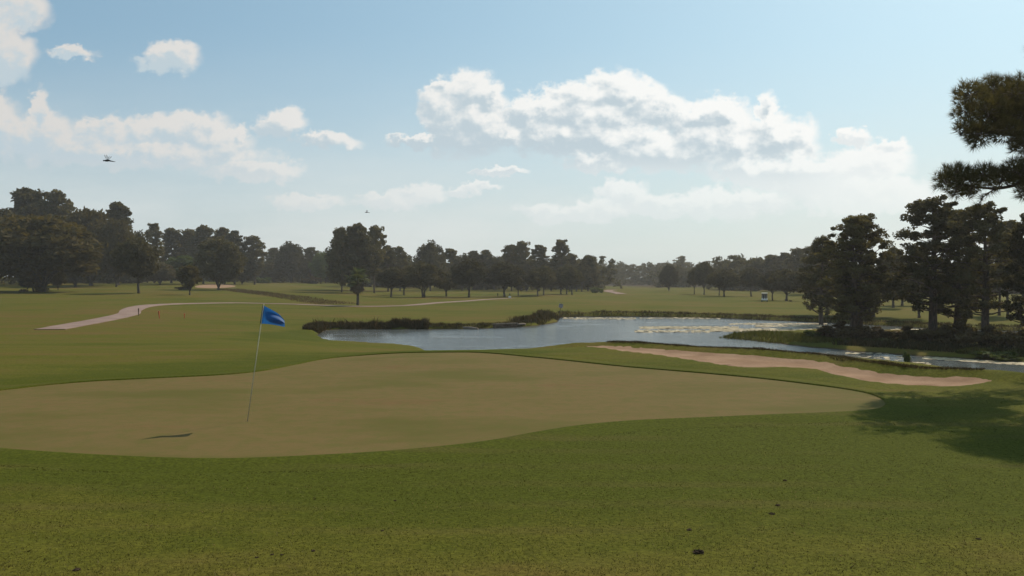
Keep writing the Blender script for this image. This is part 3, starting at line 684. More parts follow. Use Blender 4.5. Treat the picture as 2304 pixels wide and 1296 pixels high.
for (key, px_, base_, top_, w_, lab_, d_, grp_) in TREES: tree(key, px_, base_, top_, w_, lab_, d_, 'tree', grp_)
IB = 'shrubs under the island pines'
for (key, px_, d_, top_, w_, lab_) in [
 ('bushG', 1845, 76, 748, 60, 'low greenish shrub at the left end of the island bushes'),
 ('bushA', 1880, 75, 728, 75, 'shrub left of the twin island pine trunks'),
 ('bushB', 1925, 73, 735, 90, 'brown shrub at the foot of the twin island pines'),
 ('bushA', 1965, 72, 742, 75, 'shrub right of the twin island pine trunks'),
 ('bushG', 1985, 70, 768, 60, 'bright green shrub low at the water right of the twin pines'),
 ('bushB', 2010, 73, 748, 60, 'shrub below the left part of the pale water strip'),
 ('bushA', 2050, 71, 740, 70, 'dark shrub below the right part of the pale water strip'),
 ('bushB', 2095, 69, 742, 85, 'dark reddish shrub at the foot of the thickest island pine'),
 ('bushA', 2150, 70, 722, 80, 'taller shrub against the leaf wrapped pine trunk'),
 ('bushB', 2185, 66, 748, 85, 'dark shrub between leaf wrapped and slender pine trunks'),
 ('bushA', 2235, 67, 738, 80, 'olive shrub right of the slender black trunk'),
 ('bushB', 2275, 62, 752, 80, 'dark shrub near the right edge above the grassy bank'),
 ('bushA', 2310, 66, 730, 90, 'shrub cut by the right edge of the photo'),
 ('bushG', 2240, 58, 796, 90, 'low bright green plant clump on the bank near the right edge')]:
    tree(key, px_, None, top_ - 9, w_ * 1.15, lab_, d_, 'shrub', IB)
tree('bushB', 78, 657, 628, 60, 'shrub round the foot of the huge oak at far left', None, 'shrub')
tree('bushG', 1343, 659, 643, 30, 'round grey-green bush at the end of the oak row by the far path', None, 'shrub')
tree('bushA', 415, 652, 641, 40, 'low brown bush behind the small bushy olive tree', None, 'shrub')
tree('bushB', 1398, 649.5, 644.5, 6, 'tiny dark bush alone on the far fairway above the far path', None, 'shrub')
tree('bushB', 1778, 679, 674, 8, 'tiny dark bush on the fairway right of the golf cart', None, 'shrub')
tree('bushA', 700, None, 618, 50, 'green bush at the foot of the bright green-edged tree', 380, 'shrub')
tree('bushG', 590, None, 620, 40, 'pale green bush under the small spiky pine', 380, 'shrub')

def far_wood():
    C, Rd = [], []
    def crown(px_, d, top, wlo, whi, full=.05):
        g = X(px_, d); z0 = float(hbase(np.array([g[0]]), np.array([g[1]]))[0]); h = CAMZ + ray(px_, top).z * d - z0; w = random.uniform(wlo, whi)
        for k in range(15):
            th = random.uniform(0, 6.28); t = random.uniform(full, .96); rr = w * .5 * math.sqrt(random.random()) * (1 - .6 * max(0, t - .45)); s = random.uniform(.6, 1.2)
            C.append((g[0] + math.cos(th) * rr, g[1] + math.sin(th) * rr, z0 + h * t)); Rd.append((w * .19 * s, w * .19 * s, h * .09 * s))
    for a, b, d0, d1, t0, t1, n, wl, wh in [(-700, 330, 300, 350, 505, 560, 120, 8, 15), (100, 340, 330, 390, 565, 600, 60, 8, 13), (300, 780, 400, 450, 568, 592, 62, 8, 14), (280, 790, 455, 490, 600, 620, 60, 8, 14), (780, 1370, 325, 370, 572, 600, 90, 7, 12),
                                           (1330, 1760, 520, 640, 586, 602, 130, 8, 14), (1470, 1760, 400, 470, 596, 608, 50, 7, 12), (1620, 1880, 300, 360, 574, 600, 60, 7, 12), (1820, 3000, 240, 330, 592, 620, 120, 8, 14)]:
        for i in range(n): crown(random.uniform(a, b), random.uniform(d0, d1), random.uniform(t0, t1), wl, wh)
    o = leaf_cards('far_wood', C, Rd, 30, .8, M_PINE, None)
    tag(o, 'hazy dark belt of distant woodland closing the far end of the fairways', 'woodland', kind='stuff')
far_wood()

def palm():
    g0 = at(805, 687); s = g0.y / F; root = empty('palm_tree', g0); tag(root, 'fan palm with a skirt of dead fronds in front of the big evergreen', 'tree')
    r = 3.2 * s; hz = 55 * s; g = Geo(); g.tube([(0, 0, -.2), (0, 0, .1), (.02, 0, hz * .35), (0, 0, hz * .7), (.03, 0, hz)], [r * 1.3, r, r * .9, r * .95, r * .7], 10)
    g.obj('trunk', M_BARK, root, True)
    def fronds(n, e0, e1, L, mat, name, zc, droop):
        V, Fs = [], []
        for k in range(n):
            th = k * 2.39996; el = random.uniform(e0, e1); d = Vector((math.cos(th) * math.cos(el), math.sin(th) * math.cos(el), math.sin(el)))
            side = d.cross(Vector((0, 0, 1))); side = side.normalized() if side.length > .05 else Vector((1, 0, 0)); nrm = side.cross(d); p0 = Vector((0, 0, zc)); ln = L * random.uniform(.8, 1.1); hub = p0 + d * ln * .45
            w = .02 * ln; b = len(V); V += [p0 - side * w, p0 + side * w, hub + side * w, hub - side * w]; Fs.append((b, b + 1, b + 2, b + 3))
            for j in range(11):
                a = (j / 10 - .5) * 4.2; dd = (d * math.cos(a) + side * math.sin(a)); l2 = ln * .58 * (1 - .25 * abs(a) / 2.1)
                tip = hub + dd * l2 + Vector((0, 0, -droop * l2)) + nrm * .1 * l2 * random.uniform(-1, 1); q = dd.cross(nrm).normalized() * l2 * .10; b = len(V)
                V += [hub, hub + dd * l2 * .55 + q, tip, hub + dd * l2 * .55 - q]; Fs.append((b, b + 1, b + 2, b + 3))
        mesh_py(name, V, Fs, mat, root)
    fronds(28, -.5, 1.5, 36 * s, M_PALM, 'crown', hz, .25)
    fronds(46, -1.4, -.7, 25 * s, M_DEAD, 'dead_frond_skirt', hz * .93, .2)
palm()

# the near pine: trunk outside the picture at the right, boughs reaching in
def near_pine():
    base = Vector((17.4, 24.2, H(17.4, 24.2))); root = empty('pine_tree', base)
    tag(root, 'near pine reaching in at the upper right edge, long needle tufts on bare boughs', 'tree')
    g = Geo(); top = Vector((.5, .2, 14.5)); ax = lambda z: Vector((.5 * (z / 14.5) ** 2 + .1 * math.sin(z * .5), .2 * z / 14.5, z))
    g.tube([ax(z) for z in (-.3, .3, 2, 5, 8, 11, 13, 14.5)], [.42, .32, .28, .25, .2, .13, .08, .03], 12)
    g.obj('trunk', M_PBARK, root, True)
    puffs = []                                       # (centre, radius)
    vis = [(2185,212,34,23),(2232,202,34,23.4),(2285,208,42,23),(2172,250,24,23.2),(2225,250,42,22.6),(2290,262,50,23.4),(2170,293,22,23),(2205,300,30,23),(2195,318,14,22.8),
           (2260,290,34,22.6),(2305,325,30,23.6),(2250,240,40,24),(2330,230,60,23.5),(2340,300,45,22.8),
           (2122,405,22,22.6),(2150,392,28,22.8),(2180,405,30,23),(2215,395,26,22.4),(2255,402,30,23.2),(2295,385,34,23),(2150,428,20,22.8),(2180,434,14,23),(2330,395,40,23.4),(2300,430,16,23),(2345,440,30,23)]
    for a, b, r, d in vis: puffs.append((P(a, b, d) - base, r * 23 / F))
    extra = []
    for a, b, r, d in list(vis):
        for q in (-1.6, 1.5): extra.append(puffs[vis.index((a, b, r, d))][0]); puffs.append((P(a + random.uniform(-6, 8), b + random.uniform(-6, 6), d + q) - base, r * .85 * (d + q) / F))
    nvis = len(puffs)
    for a, b, d in ((2385,110,21),(2420,150,21.3),(2440,60,21),(2400,200,21.5),(2460,120,22),(2480,180,22),(2430,20,21.5),(2500,60,22),(2520,140,22.5),(2470,250,22)): puffs.append((P(a, b, d) - base, .62))
    for i in range(64):                              # the rest of the crown, out of frame
        z = random.uniform(4.2, 14.3); L = 4.6 * math.sin(math.pi * min(1, (z - 3) / 12.2) ** .7) + .6; th = random.uniform(-math.pi, math.pi)
        q = ax(z) + Vector((math.cos(th), math.sin(th), 0)) * L * random.uniform(.35, 1)
        wq = q + base; ppx = 1152 + F * wq.x / wq.y
        if ppx < 2350 + 40 and wq.z < 13.5: continue
        puffs.append((q, random.uniform(.5, .85)))
    limbs = Geo()
    # two boughs carry the visible clumps; every other puff has its own branchlet
    b1 = [ax(6.0), P(2420, 330, 23.8) - base, P(2330, 305, 23.4) - base, P(2265, 303, 23.2) - base, P(2200, 290, 23) - base, P(2180, 262, 23) - base]
    b2 = [ax(4.2), P(2450, 420, 23.6) - base, P(2320, 405, 23.2) - base, P(2278, 418, 23) - base, P(2240, 424, 22.9) - base, P(2190, 420, 22.8) - base, P(2130, 410, 22.6) - base]
    b3 = [P(2240, 424, 22.9) - base, P(2216, 440, 22.9) - base, P(2203, 458, 22.9) - base, P(2196, 470, 22.9) - base]
    b4 = [P(2200, 290, 23) - base, P(2215, 250, 23.2) - base, P(2235, 215, 23.4) - base]
    b5 = [P(2330, 305, 23.4) - base, P(2310, 250, 23.2) - base, P(2290, 215, 23) - base]
    for b, r in ((b1, .075), (b2, .075), (b3, .02), (b4, .03), (b5, .04)):
        q = smooth_open([tuple(v) for v in b], 4); n = len(q); limbs.tube(list(map(Vector, q)), [r * (1 - .8 * i / (n - 1)) for i in range(n)], 6)
    anchor = [Vector(v) for b in (b1[1:], b2[1:], b4, b5) for v in smooth_open([tuple(q) for q in b], 6)]
    ctrs, axs = [], []
    for k, (c, r) in enumerate(puffs):
        if len(vis) <= k < nvis: p0 = extra[k - len(vis)]
        elif k < nvis: p0 = min(anchor, key=lambda q: (q - c).length)
        else: p0 = ax(max(2.5, c.z - (c - ax(c.z)).length * .25))
        q = bend(p0, c, 3, -.04, .05); r0 = .02 if k < nvis else .05
        limbs.tube(q, [r0, r0 * .8, r0 * .6, r0 * .3], 5, False)
        nt = int((120 if k < len(vis) else 60) * (r / .4) ** 2) if k < nvis else 170
        for j in range(nt):
            d = Vector(rand_dirs(1)[0]); rr = r * 1.12 * random.random() ** .4; t = c + Vector((d.x, d.y, d.z * .8)) * rr
            ctrs.append(t); axs.append((d * .7 + Vector((0, 0, .45))).normalized())
            if j % 3 == 0: limbs.tube([c.lerp(t, .25), t], [.008, .004], 3, False)
    for t in np.linspace(0, 1, 16):
        q = Vector(smooth_open([tuple(v) for v in b3], 5)[int(t * 14)]); ctrs.append(q); axs.append((Vector(rand_dirs(1)[0]) * .8 + Vector((0, 0, -.2))).normalized())
    limbs.obj('branches', M_PBARK, root, True)
    needle_tufts('needles', np.array(ctrs), np.array(axs), 16, .21, .011, M_PINE, root, .75)
near_pine()

# ------------------------------------------------------------------ grass, reeds and flecks of pond sheen (nobody could count them)
def blades(name, xy, hmin, hmax, width, mat, tint, lean=.5, hs=1.0):
    n = len(xy); z = hgt(xy[:, 0], xy[:, 1]); p = np.column_stack([xy, z - .01]); th = rng.uniform(0, 6.283, n); w = np.stack([np.cos(th), np.sin(th), 0 * th], 1) * (width * rng.uniform(.6, 1.3, n))[:, None] * .5
    Ht = rng.uniform(hmin, hmax, n) * hs; l = rng.normal(size=(n, 2)) * lean * Ht[:, None]; mid = p + np.column_stack([l * .3, Ht * .6]); tip = p + np.column_stack([l, Ht])
    V = np.stack([p - w, p + w, mid + w * .7, tip, mid - w * .7], 1).reshape(-1, 3)
    return mesh_np(name, V, np.arange(len(V)), 5, mat, attr=np.repeat(tint, 5))
def near_grass():
    n = 420000; y = 5.6 + 14.5 * rng.uniform(0, 1, n) ** 1.5; x = rng.uniform(-.64, .64, n) * y
    k = sdist(x, y, GREEN_C) > .12; x, y = x[k], y[k]
    t = .50 + .17 * np.sin(x * .8 + 1.2 * np.sin(y * .7)) * np.sin(y * .9 + .5) + .10 * np.sin(x * .37 - 1) + rng.normal(0, .15, len(x)) + .022 * (11.5 - y)
    t -= .42 * np.clip(1 - np.hypot((x * .75 - 2.3), y - 13.0) / 6, 0, 1); t = np.clip(t, 0, .95); t[rng.uniform(size=len(t)) < .012] = 1.0
    thin = np.sin(x * 5.3 + 2 * np.sin(y * 3.1)) * np.sin(y * 4.7 + x * 1.9) + rng.normal(0, .5, len(x)); k = thin > -.75; x, y, t = x[k], y[k], t[k]
    tall = rng.uniform(size=len(x)); hs = np.where(tall < .008, 2.0, np.where(tall < .06, 1.35, 1.0)); t[(tall < .012) & (y < 11)] = 1.0
    o = blades('grass', np.column_stack([x, y]), .006, .024, .005, M_BLADE, t, .6, hs); tag(o, 'mown green and brown lawn grass with straw flecks in the foreground', 'grass', kind='stuff')
near_grass()
def along(C, n, lo, hi):                             # random points beside a polyline, lo..hi metres to its left
    C = np.asarray(C, float); seg = np.diff(C, axis=0); L = np.linalg.norm(seg, axis=1); cum = np.concatenate([[0], np.cumsum(L)]); t = rng.uniform(0, cum[-1], n)
    i = np.clip(np.searchsorted(cum, t) - 1, 0, len(seg) - 1); f = (t - cum[i]) / L[i]; nr = np.stack([-seg[:, 1], seg[:, 0]], 1) / L[:, None]
    return C[i] + seg[i] * f[:, None] + nr[i] * rng.uniform(lo, hi, n)[:, None], t
def reeds(pts, n, lo, hi, hmin, hmax, width, label, mat=None, bias=0.0, name='tall_grass'):
    c = smooth_open(pts, 8); xy, t = along(c, n, lo, hi); tn = np.clip(rng.normal(.45 + bias, .25, n) , 0, 1)
    clump = .5 + .5 * np.sin(t * .9) * np.sin(t * .37 + 1) + .3 * np.sin(t * 2.3)
    keep = rng.uniform(0, 1, n) < .65 + .35 * clump; o = blades(name, xy[keep], hmin, hmax, width, mat or M_REED, tn[keep], .35, np.clip(.72 + .22 * clump[keep] + .2 * np.sin(t[keep] * 5.1) * np.sin(t[keep] * 1.3), .35, 1.3))
    tag(o, label, 'tall grass', kind='stuff'); return o
reeds([W(712, 752), W(740, 742), W(850, 741), W(965, 741)], 11000, -.2, 1.3, .2, .55, .045, 'thick dark reeds along the left bank of the pond')
reeds([W(880, 741), W(920, 741), W(960, 741)], 2200, .2, 1.4, .35, .85, .045, 'taller reed clump at the right end of the dark left-bank reeds')
reeds([W(960, 741), W(1060, 740), W(1150, 736.5), W(1190, 734)], 3000, .1, 1.0, .12, .4, .04, 'sparse low weeds on the left bank beside the timbers')
reeds([W(1190, 734), W(1220, 731), W(1252, 723), W(1264, 714)], 4200, 0, 3.0, .3, .8, .05, 'brown weeds on the point of the left bank below the sign')
reeds([W(1262, 714), W(1400, 712.5), W(1550, 714.5), W(1700, 719), W(1850, 726), W(1950, 731), W(2110, 740), W(2300, 746)], 13000, -.2, 1.6, .12, .45, .04, 'dark reed fringe along the far bank of the pond')
reeds([tuple(at(*q).xy) for q in ((515, 651), (560, 657), (610, 663), (660, 670), (720, 680), (770, 685))], 6500, -3.5, 3.5, .15, .55, .06, 'brown weeds along the ditch across the left field', bias=.4)
reeds([W(1640, 758), W(1700, 762), W(1760, 766), W(1830, 770), W(1900, 776)], 9000, -3.5, 5.0, .1, .4, .05, 'low green plants covering the spit of the island', M_LOWGREEN)
reeds([W(1880, 782), W(2000, 790), W(2100, 797), W(2200, 804), W(2330, 812)], 9000, -.5, 6.0, .15, .55, .05, 'rank dark weeds along the near bank of the island', bias=-.15)
reeds([W(2150, 803), W(2230, 808), W(2330, 813)], 5000, .0, 3.0, .15, .4, .05, 'bright green grass on the bank near the right edge', M_LOWGREEN)
reeds([Z0(q[0], q[1] - 1.5) for q in ((1360, 779), (1500, 790), (1600, 797), (1700, 804), (1780, 810), (1850, 816), (1900, 826), (2000, 837), (2100, 845), (2210, 852))], 12000, .0, .45, .03, .09, .012, 'shaggy grass lip along the back edge of the bunker', bias=.05)
reeds([W(730, 745), W(760, 741.5), W(850, 741), W(965, 741)], 420, .1, 1.4, .6, 1.0, .04, 'thin taller stems standing out of the left bank reeds', bias=.2)
def patches():  # pale floating discs standing in for glints and sheen on the pond
    V, Fs, tt = [], [], []
    spans = [(1268,1430,714,719,700),(1440,1620,714.5,717.5,500),(1640,1860,727,731,900),(1440,1660,734,741,1900),(1600,1860,739,747,3400),(1700,1850,731,737,1000),(1430,1600,742,749,600),(2005,2110,740.5,745.5,900),
             (2080,2330,805,820,620),(1900,2000,793,797,70),(1990,2090,812,822,60),(1930,2040,800,812,40)]
    for a, b, c, d, n in spans:
        for i in range(n):
            px_ = random.uniform(a, b); py_ = random.triangular(c, d, (c + d) / 2)
            if abs(math.sin(px_ * .043 + py_ * .9) + .6 * math.sin(px_ * .11 - py_ * .5)) < .25: continue
            if a == 2080: py_ = 802 + (px_ - 2080) * .066 + random.uniform(0, 6)
            x, y = W(px_, py_); r = random.uniform(.08, .22); tx, ty = random.gauss(0, .05), random.gauss(0, .05); k0 = len(V); tv = random.random(); ph = random.random() * 6
            if float(sd_water(np.array([x]), np.array([y]))[0]) > -.1: continue
            for k in range(6):
                q = ph + k * 1.02; dx, dy = math.cos(q) * r, math.sin(q) * r; V.append((x + dx, y + dy, WATER_Z + .012 + r * .05 + dx * tx + dy * ty)); tt.append(tv)
            Fs.append([k0 + k for k in range(6)])
    o = mesh_np('sheen_flecks', V, Fs, 6, M_SHEEN, attr=tt); tag(o, 'pale floating flecks coloured as bright sheen on the pond', 'water plants', kind='stuff')
patches()

# ------------------------------------------------------------------ flag, stakes, sign, cart, logs, clods, dragonflies
M_FLAG = None
def flag_fn(T, b, o):
    p = T.new('ShaderNodeTexCoord').outputs['Object']; f, _ = T.noise(p, 60, 3, .6)
    c = T.mix(f, (.012, .085, .27), (.018, .115, .34)); T.put(b.inputs['Base Color'], c); b.inputs['Roughness'].default_value = .6
    t = T.new('ShaderNodeBsdfTranslucent'); T.put(t.inputs[0], c); mx = T.new('ShaderNodeMixShader'); mx.inputs[0].default_value = .45
    T.nt.links.new(b.outputs[0], mx.inputs[1]); T.nt.links.new(t.outputs[0], mx.inputs[2]); T.nt.links.new(mx.outputs[0], o.inputs[0])
M_FLAG = material('flag_cloth', flag_fn)
M_POLE = plain('pale_pole', (.46, .41, .29), .6, 0, .1)
M_WHITE = plain('white_paint', (.78, .78, .76), .35, 0, .06)
M_BLACK = plain('black_rubber', (.02, .02, .02), .7)
M_DARKM = plain('dark_metal', (.05, .05, .05), .4, .6)
M_GLASS = plain('clear_screen', (.16, .17, .16), .15)
M_SEAT = plain('grey_vinyl', (.25, .25, .24), .5)
M_ORANGE = plain('orange_plastic', (.42, .10, .03), .5)
M_WOOD = plain('weathered_wood', (.12, .085, .06), .9, 0, .35, 5)
M_PALEW = plain('pale_timber', (.19, .15, .12), .9, 0, .25, 5)
M_GREY = plain('grey_board', (.20, .19, .21), .6)
M_DIRT = plain('dark_soil', (.045, .030, .019), 1.0, 0, .4, 40)
def golf_flag():
    b = at(556, 955); top = P(593.5, 685, b.y - .02); root = empty('golf_flag', b); tag(root, 'blue flag on a thin leaning pole in the hole of the green', 'golf flag')
    t = top - b; g = Geo(); g.tube([(0, 0, 0), t * .5, t], [.009, .008, .006], 8); g.tube([t, t * 1.004], [.011, .011], 8); g.obj('flagpole', M_POLE, root, True)
    bm_ = bmesh.new(); bmesh.ops.create_circle(bm_, cap_ends=True, radius=.054, segments=24)
    for v in bm_.verts: v.co.z += .010
    bm_obj('hole_shade', bm_, M_BLACK, root)  # flat black disc painted as the shade inside the hole
    nu, nv = 28, 20; V = []
    hz0 = P(593, 687, b.y) - b; hz1 = P(587, 728, b.y) - b
    for i in range(nu + 1):
        u = i / nu
        for j in range(nv + 1):
            v = j / nv; tx = 593 + 47 * u - 6 * u * (1 - u); ty = 687 + 21 * u + 12 * u ** 5; bx = 587 + 54 * u; by = 728 + 6.5 * u - 2 * math.sin(3.1 * u)
            q = v + .07 * u * math.sin(v * 6.0 + 2.0); qx = tx + (bx - tx) * v; qy = ty + (by - ty) * q
            dep = .11 * u * math.sin(v * 5.2 + u * 1.6 + .4) + .10 * u * u + .05 * u * math.sin(9 * v - 1.0)
            V.append(P(qx, qy, b.y + dep) - b)
    Fs = [(i * (nv + 1) + j, (i + 1) * (nv + 1) + j, (i + 1) * (nv + 1) + j + 1, i * (nv + 1) + j + 1) for i in range(nu) for j in range(nv)]
    mesh_py('flag', V, Fs, M_FLAG, root, True)
    g = Geo(); g.tube([hz0 * 1.0, hz1], [.016, .016], 8); g.obj('sleeve', plain('flag_sleeve', (.008, .02, .05), .7), root, True)
golf_flag()
def stake(px, py, top, mat, label, cat, w=.05, grp=None, lean=0.0):
    b = at(px, py); h = CAMZ + ray(px, top).z * b.y - b.z; g = Geo(); bm_ = bmesh.new(); bmesh.ops.create_cube(bm_, size=1)
    for v in bm_.verts:
        k = .35 if v.co.z < 0 else 1; v.co = Vector((v.co.x * w * k + (v.co.z + .5) * lean * h, v.co.y * w * k, (v.co.z + .5) * (h + .1) - .1))
    bmesh.ops.bevel(bm_, geom=bm_.edges[:], offset=w * .12, segments=2, affect='EDGES')
    o = bm_obj('marker_stake', bm_, mat); o.location = b; tag(o, label, cat, grp); return o
stake(359, 717, 700, M_ORANGE, 'orange-red marker stake on the lawn nearer the path bend', 'stake', .16, 'orange marker stakes', -.1)
stake(415, 717, 705, M_ORANGE, 'fainter orange-red marker stake farther right on the lawn', 'stake', .11, 'orange marker stakes')
stake(312, 711, 694, M_WOOD, 'thin brown post at the inner bend of the path', 'post', .12)
stake(1120, 667, 660, M_DARKM, 'short dark post under the oaks left of the thick trunked one', 'post', .3)
stake(1195, 732, 718, M_WOOD, 'small dark stake on the pond bank left of the brown weeds', 'stake', .12)
stake(1767, 678, 673, M_DARKM, 'short dark post on the fairway left of the tiny bush', 'post', .22)
def stand():
    b = at(1147, 670); root = empty('ball_washer', b); s = b.y / F; tag(root, 'small dark stand on a white block, right of the thick trunked oak', 'stand')
    g = Geo(); g.box((0, 0, 1.6 * s), (6 * s, 4 * s, 3.2 * s), bev=.06); g.obj('block', M_WHITE, root)
    g = Geo(); g.tube([(0, 0, 3 * s), (0, 0, 7 * s)], [.07, .07], 8); g.box((0, 0, 8 * s), (3 * s, 2.5 * s, 3.5 * s), bev=.05); g.obj('post', M_DARKM, root)
stand()
def sign():
    b = G(1258, 118); s = b.y / F; root = empty('sign_board', b); tag(root, 'grey sign board on a tilted stake at the point of the pond bank', 'sign')
    t = P(1263, 683, b.y) - b; g = Geo(); g.tube([(0, 0, -.2), t * .5, t], [.045, .04, .035], 7); g.obj('stake', M_WOOD, root)
    c = P(1262, 688, b.y - .06) - b; g = Geo(); g.box(c, (9 * s, .03, 9 * s), Matrix.Rotation(R(12), 3, 'Y'), .008); g.obj('board', M_GREY, root)
    c2 = P(1262.5, 684.5, b.y - .1) - b; g = Geo(); g.tube([c2, c2 + Vector((0, -.03, 0))], [.9 * s, .9 * s], 12); g.obj('bolt_plate', M_BLACK, root)
sign()
def golf_cart():
    b = at(1720, 679); root = empty('golf_cart', b, R(-14)); tag(root, 'white golf cart with a roof parked at the edge of the far fairway', 'golf cart')
    k = 20 / F * b.y / 1.85; root.scale = (k, k, k)
    g = Geo(); g.box((0, 0, .42), (1.16, 2.2, .16), bev=.05); g.box((0, -.85, .62), (1.1, .5, .38), bev=.1); g.box((0, .85, .66), (1.1, .55, .42), Matrix.Rotation(R(-12), 3, 'X'), .12); g.obj('body', M_WHITE, root)
    g = Geo(); g.box((0, -.35, .78), (1.05, .5, .14), bev=.05); g.box((0, -.62, 1.08), (1.05, .12, .5), bev=.05); g.obj('seat', M_SEAT, root)
    g = Geo(); g.box((0, -.05, 1.80), (1.2, 1.75, .09), bev=.04); g.obj('roof', M_WHITE, root)
    for x in (-.54, .54):
        for y0, y1 in ((-.8, -.75), (.62, .5)):
            g = Geo(); g.tube([(x, y0, .7), (x, y1, 1.77)], [.022, .022], 6); g.obj('roof_post', M_DARKM, root)
    for x in (-.52, .52):
        for y in (-.75, .78):
            bm_ = bmesh.new(); bmesh.ops.create_cone(bm_, cap_ends=True, segments=20, radius1=.23, radius2=.23, depth=.18, matrix=Matrix.Rotation(R(90), 4, 'Y')); bmesh.ops.bevel(bm_, geom=[e for e in bm_.edges if e.calc_face_angle(0) > 1], offset=.03, segments=2, affect='EDGES')
            w_ = bm_obj('wheel', bm_, M_BLACK, root); w_.location = (x, y, .23)
            g = Geo(); g.tube([(-.095, 0, 0), (.095, 0, 0)], [.11, .11], 14); g.obj('hub', M_WHITE, w_)
    g = Geo(); g.box((0, .58, 1.3), (1.02, .015, .75), Matrix.Rotation(R(8), 3, 'X')); g.obj('windshield', M_GLASS, root)
    g = Geo(); bm_ = bmesh.new(); g.tube([(-.25, .55, .85), (-.25, .2, 1.05)], [.02, .02], 6)
    g.tube([Vector((-.25 + .17 * math.cos(a), .19, 1.05 + .17 * math.sin(a))) for a in np.linspace(0, 6.283, 17)], [.015] * 17, 6, False); g.obj('steering_wheel', M_BLACK, root)
    for x in (-.22, .25):
        g = Geo(); g.tube([(x, -1.0, .6), (x * 1.05, -1.08, 1.45)], [.14, .15], 12); [g.tube([(x + q, -1.07, 1.4), (x + q * 1.4, -1.12, 1.62)], [.012, .02], 5) for q in (-.06, 0, .06)]; g.obj('golf_bag', M_BLACK, root)
golf_cart()
def log(p0, p1, r, mat, label, name='log'):
    c = (p0 + p1) / 2; g = Geo(); q = bend(p0 - c, p1 - c, 5, .02, .012); g.tube(q, [r, r * 1.05, r * .95, r, r * .9, r * .82], 9); o = g.obj(name, mat, None, True); o.location = c; tag(o, label, 'log')
def wp(px, py, dz=0.0): x, y = W(px, py); return Vector((x, y, WATER_Z + dz))
log(wp(1034, 739.5, .05), wp(1075, 741.5, .05), .16, M_PALEW, 'long pale log lying half in the water under the left bank')
log(wp(1072, 737.5, .28), wp(1090, 737.5, .28), .14, M_PALEW, 'short pinkish log end on the bank just right of the long pale log')
log(wp(1165, 735.5, .25), wp(1182, 734.5, .25), .12, M_PALEW, 'short pale log by the right end of the dark timber edging')
def edging():
    a, b2 = wp(1110, 738.3), wp(1163, 736); c = (a + b2) / 2; root = empty('timber_edging', c); tag(root, 'dark timber edging with a pale top beam set into the pond bank', 'timber edging'); d = b2 - a; ang = math.atan2(d.y, d.x); L = d.length; M3 = Matrix.Rotation(ang, 3, 'Z')
    g = Geo(); g.box((0, 0, .1), (L, .12, .55), M3, .02); g.obj('board', M_WOOD, root)
    g = Geo(); g.box((0, -.03, .43), (L * 1.03, .26, .1), M3, .02); g.obj('top_beam', M_PALEW, root)
    for t in (-.46, 0, .46):
        g = Geo(); q = M3 @ Vector((L * t, -.12, 0)); g.tube([(q.x, q.y, -.4), (q.x, q.y, .52)], [.08, .07], 8); g.obj('pile', M_WOOD, root)
edging()
def clod(px, py, wpx, label, seed):
    b = at(px, py); r = wpx / F * b.y * .42; rs = np.random.default_rng(seed); bm_ = bmesh.new(); bmesh.ops.create_icosphere(bm_, subdivisions=3, radius=1)
    ph = rs.uniform(0, 6, 6)
    for v in bm_.verts:
        n = v.co.normalized(); k = 1 + .22 * math.sin(4 * n.x + ph[0]) * math.sin(5 * n.y + ph[1]) + .15 * math.sin(9 * n.z + ph[2] + 6 * n.x) + .10 * math.sin(14 * n.y + ph[3] + 8 * n.x)
        v.co = Vector((n.x * r * k, n.y * r * k * .8, max(n.z, -.4) * r * k * .5 + r * .08))
    o = bm_obj('dirt_clod', bm_, M_DIRT, None); o.location = b; o.rotation_euler = (0, 0, rs.uniform(0, 6)); tag(o, label, 'dirt clod', 'dirt clods on the foreground lawn')
for k, q in enumerate([
 (1766, 1083, 11, 'single dark clod on the greener lawn, highest of the clods at right'), (1750, 1139, 14, 'upper clod of the pair below the single high one'), (1737, 1158, 16, 'lower clod of the pair below the single high one'),
 (1551, 1195, 15, 'round dark clod left of the pair, above the broad flat one'), (1572, 1247, 30, 'broad flat reddish-brown clod, widest of all'), (2201, 1214, 12, 'small clod alone near the right edge of the lawn'),
 (889, 1128, 9, 'tiny clod alone in the middle, below the front edge of the green'), (860, 1195, 10, 'small clod just below and left of the tiny middle one'), (578, 1257, 10, 'leftmost clod of the broken line at lower left'),
 (612, 1249, 11, 'second clod of the broken line at lower left'), (634, 1249, 9, 'third clod of the broken line at lower left'), (705, 1241, 13, 'rightmost clod of the broken line at lower left'), (172, 1285, 20, 'long low clod near the bottom left corner')]): clod(*q, k + 3)
def dragonfly(px, py, wpx, d, label):
    c = P(px, py, d); root = empty('dragonfly', c); tag(root, label, 'dragonfly', 'dragonflies hovering in the sky'); L = wpx / F * d
    g = Geo(); g.tube([(-.5 * L, 0, .015 * L), (-.47 * L, 0, .02 * L), (-.42 * L, 0, .02 * L), (-.38 * L, 0, .02 * L), (-.3 * L, 0, .02 * L), (-.12 * L, 0, .04 * L), (-.02 * L, 0, .03 * L), (.1 * L, 0, -.01 * L), (.3 * L, 0, -.045 * L), (.5 * L, 0, -.07 * L)], [.01 * L, .055 * L, .06 * L, .035 * L, .075 * L, .10 * L, .07 * L, .045 * L, .032 * L, .012 * L], 10)
    g.obj('body', M_DFLY, root, True)
    for x0, sy in ((-.2, 1), (-.2, -1), (-.05, 1), (-.05, -1)):
        V = [Vector((x0 * L + a * L, sy * b_ * L, .09 * L + b_ * L * .75)) for a, b_ in ((0, .03), (-.07, .2), (-.03, .42), (.04, .46), (.09, .3), (.07, .1))]; V += [v + Vector((0, 0, .004 * L)) for v in V]
        mesh_py('wing', V, [range(6), list(range(6, 12))[::-1]] + [(i, (i + 1) % 6, 6 + (i + 1) % 6, 6 + i) for i in range(6)], M_WING, root)
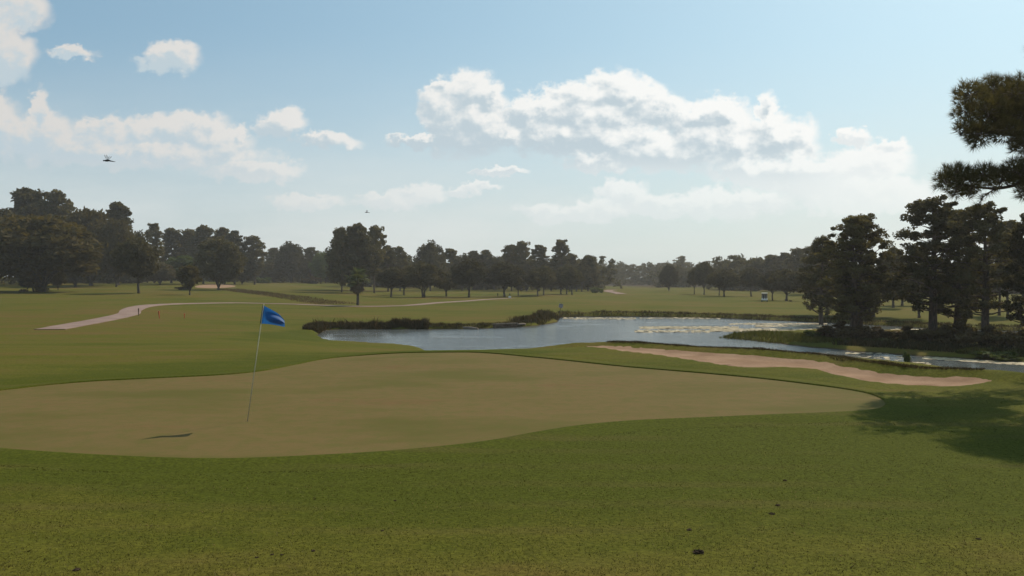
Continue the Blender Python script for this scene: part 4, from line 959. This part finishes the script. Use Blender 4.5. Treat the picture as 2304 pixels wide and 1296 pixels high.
M_DFLY = plain('insect_body', (.02, .017, .015), .4)
def wing_fn(T, b, o):
    t = T.new('ShaderNodeBsdfTransparent'); mx = T.new('ShaderNodeMixShader'); mx.inputs[0].default_value = .22; b.inputs['Base Color'].default_value = (.3, .28, .26, 1)
    T.nt.links.new(t.outputs[0], mx.inputs[1]); T.nt.links.new(b.outputs[0], mx.inputs[2]); T.nt.links.new(mx.outputs[0], o.inputs[0])
M_WING = material('insect_wing', wing_fn)
dragonfly(246, 362, 28, 5.0, 'larger dark dragonfly hovering high over the left wood')
dragonfly(827, 478, 12, 9.5, 'smaller dark dragonfly hovering above the big evergreen')
def shore_plant():
    x, y = W(2040, 826); b = Vector((x, y, WATER_Z)); s = y / F; root = empty('water_plant', b); tag(root, 'bright green upright plant with a pale stalk in the water behind the bunker', 'plant')
    g = Geo(); C, Rd = [], []
    for k in range(5):
        th = k * 1.3; tip = Vector((math.cos(th) * 4 * s, math.sin(th) * 3 * s, (18 + 7 * (k % 3)) * s)); g.tube(bend((0, 0, -.1), tip, 3, 0, .04), [.02, .016, .012, .005], 5); C += [tip * .6, tip * .8, tip]; Rd += [(4 * s, 4 * s, 5 * s)] * 3
    g.obj('stem', M_BARK, root); leaf_cards('foliage', C, Rd, 40, .10, M_WILLOW, root)
    g = Geo(); g.tube([(9 * s, 0, -.1), (9 * s, 0, 9 * s), (10.5 * s, 0, 16 * s), (11 * s, 0, 22 * s)], [.03, .028, .025, .015], 6); g.obj('dry_stalk', M_PALEW, root)
shore_plant()

# ------------------------------------------------------------------ haze: one box of even, thin air
HAZE = 0.00022
def haze():
    bm_ = bmesh.new(); bmesh.ops.create_cube(bm_, size=1)
    for v in bm_.verts: v.co = Vector((v.co.x * 2100, v.co.y * 1500 + 660, (v.co.z + .5) * 50 - 8))
    m = bpy.data.materials.new('air'); m.use_nodes = True; nt = m.node_tree; nt.nodes.clear(); o = nt.nodes.new('ShaderNodeOutputMaterial'); v = nt.nodes.new('ShaderNodeVolumePrincipled')
    v.inputs['Color'].default_value = (.95, .95, .94, 1); v.inputs['Density'].default_value = HAZE; v.inputs['Anisotropy'].default_value = .35; nt.links.new(v.outputs[0], o.inputs['Volume'])
    ob = bm_obj('haze', bm_, m); tag(ob, 'thin pale summer haze over the course', 'haze', kind='stuff')
haze()
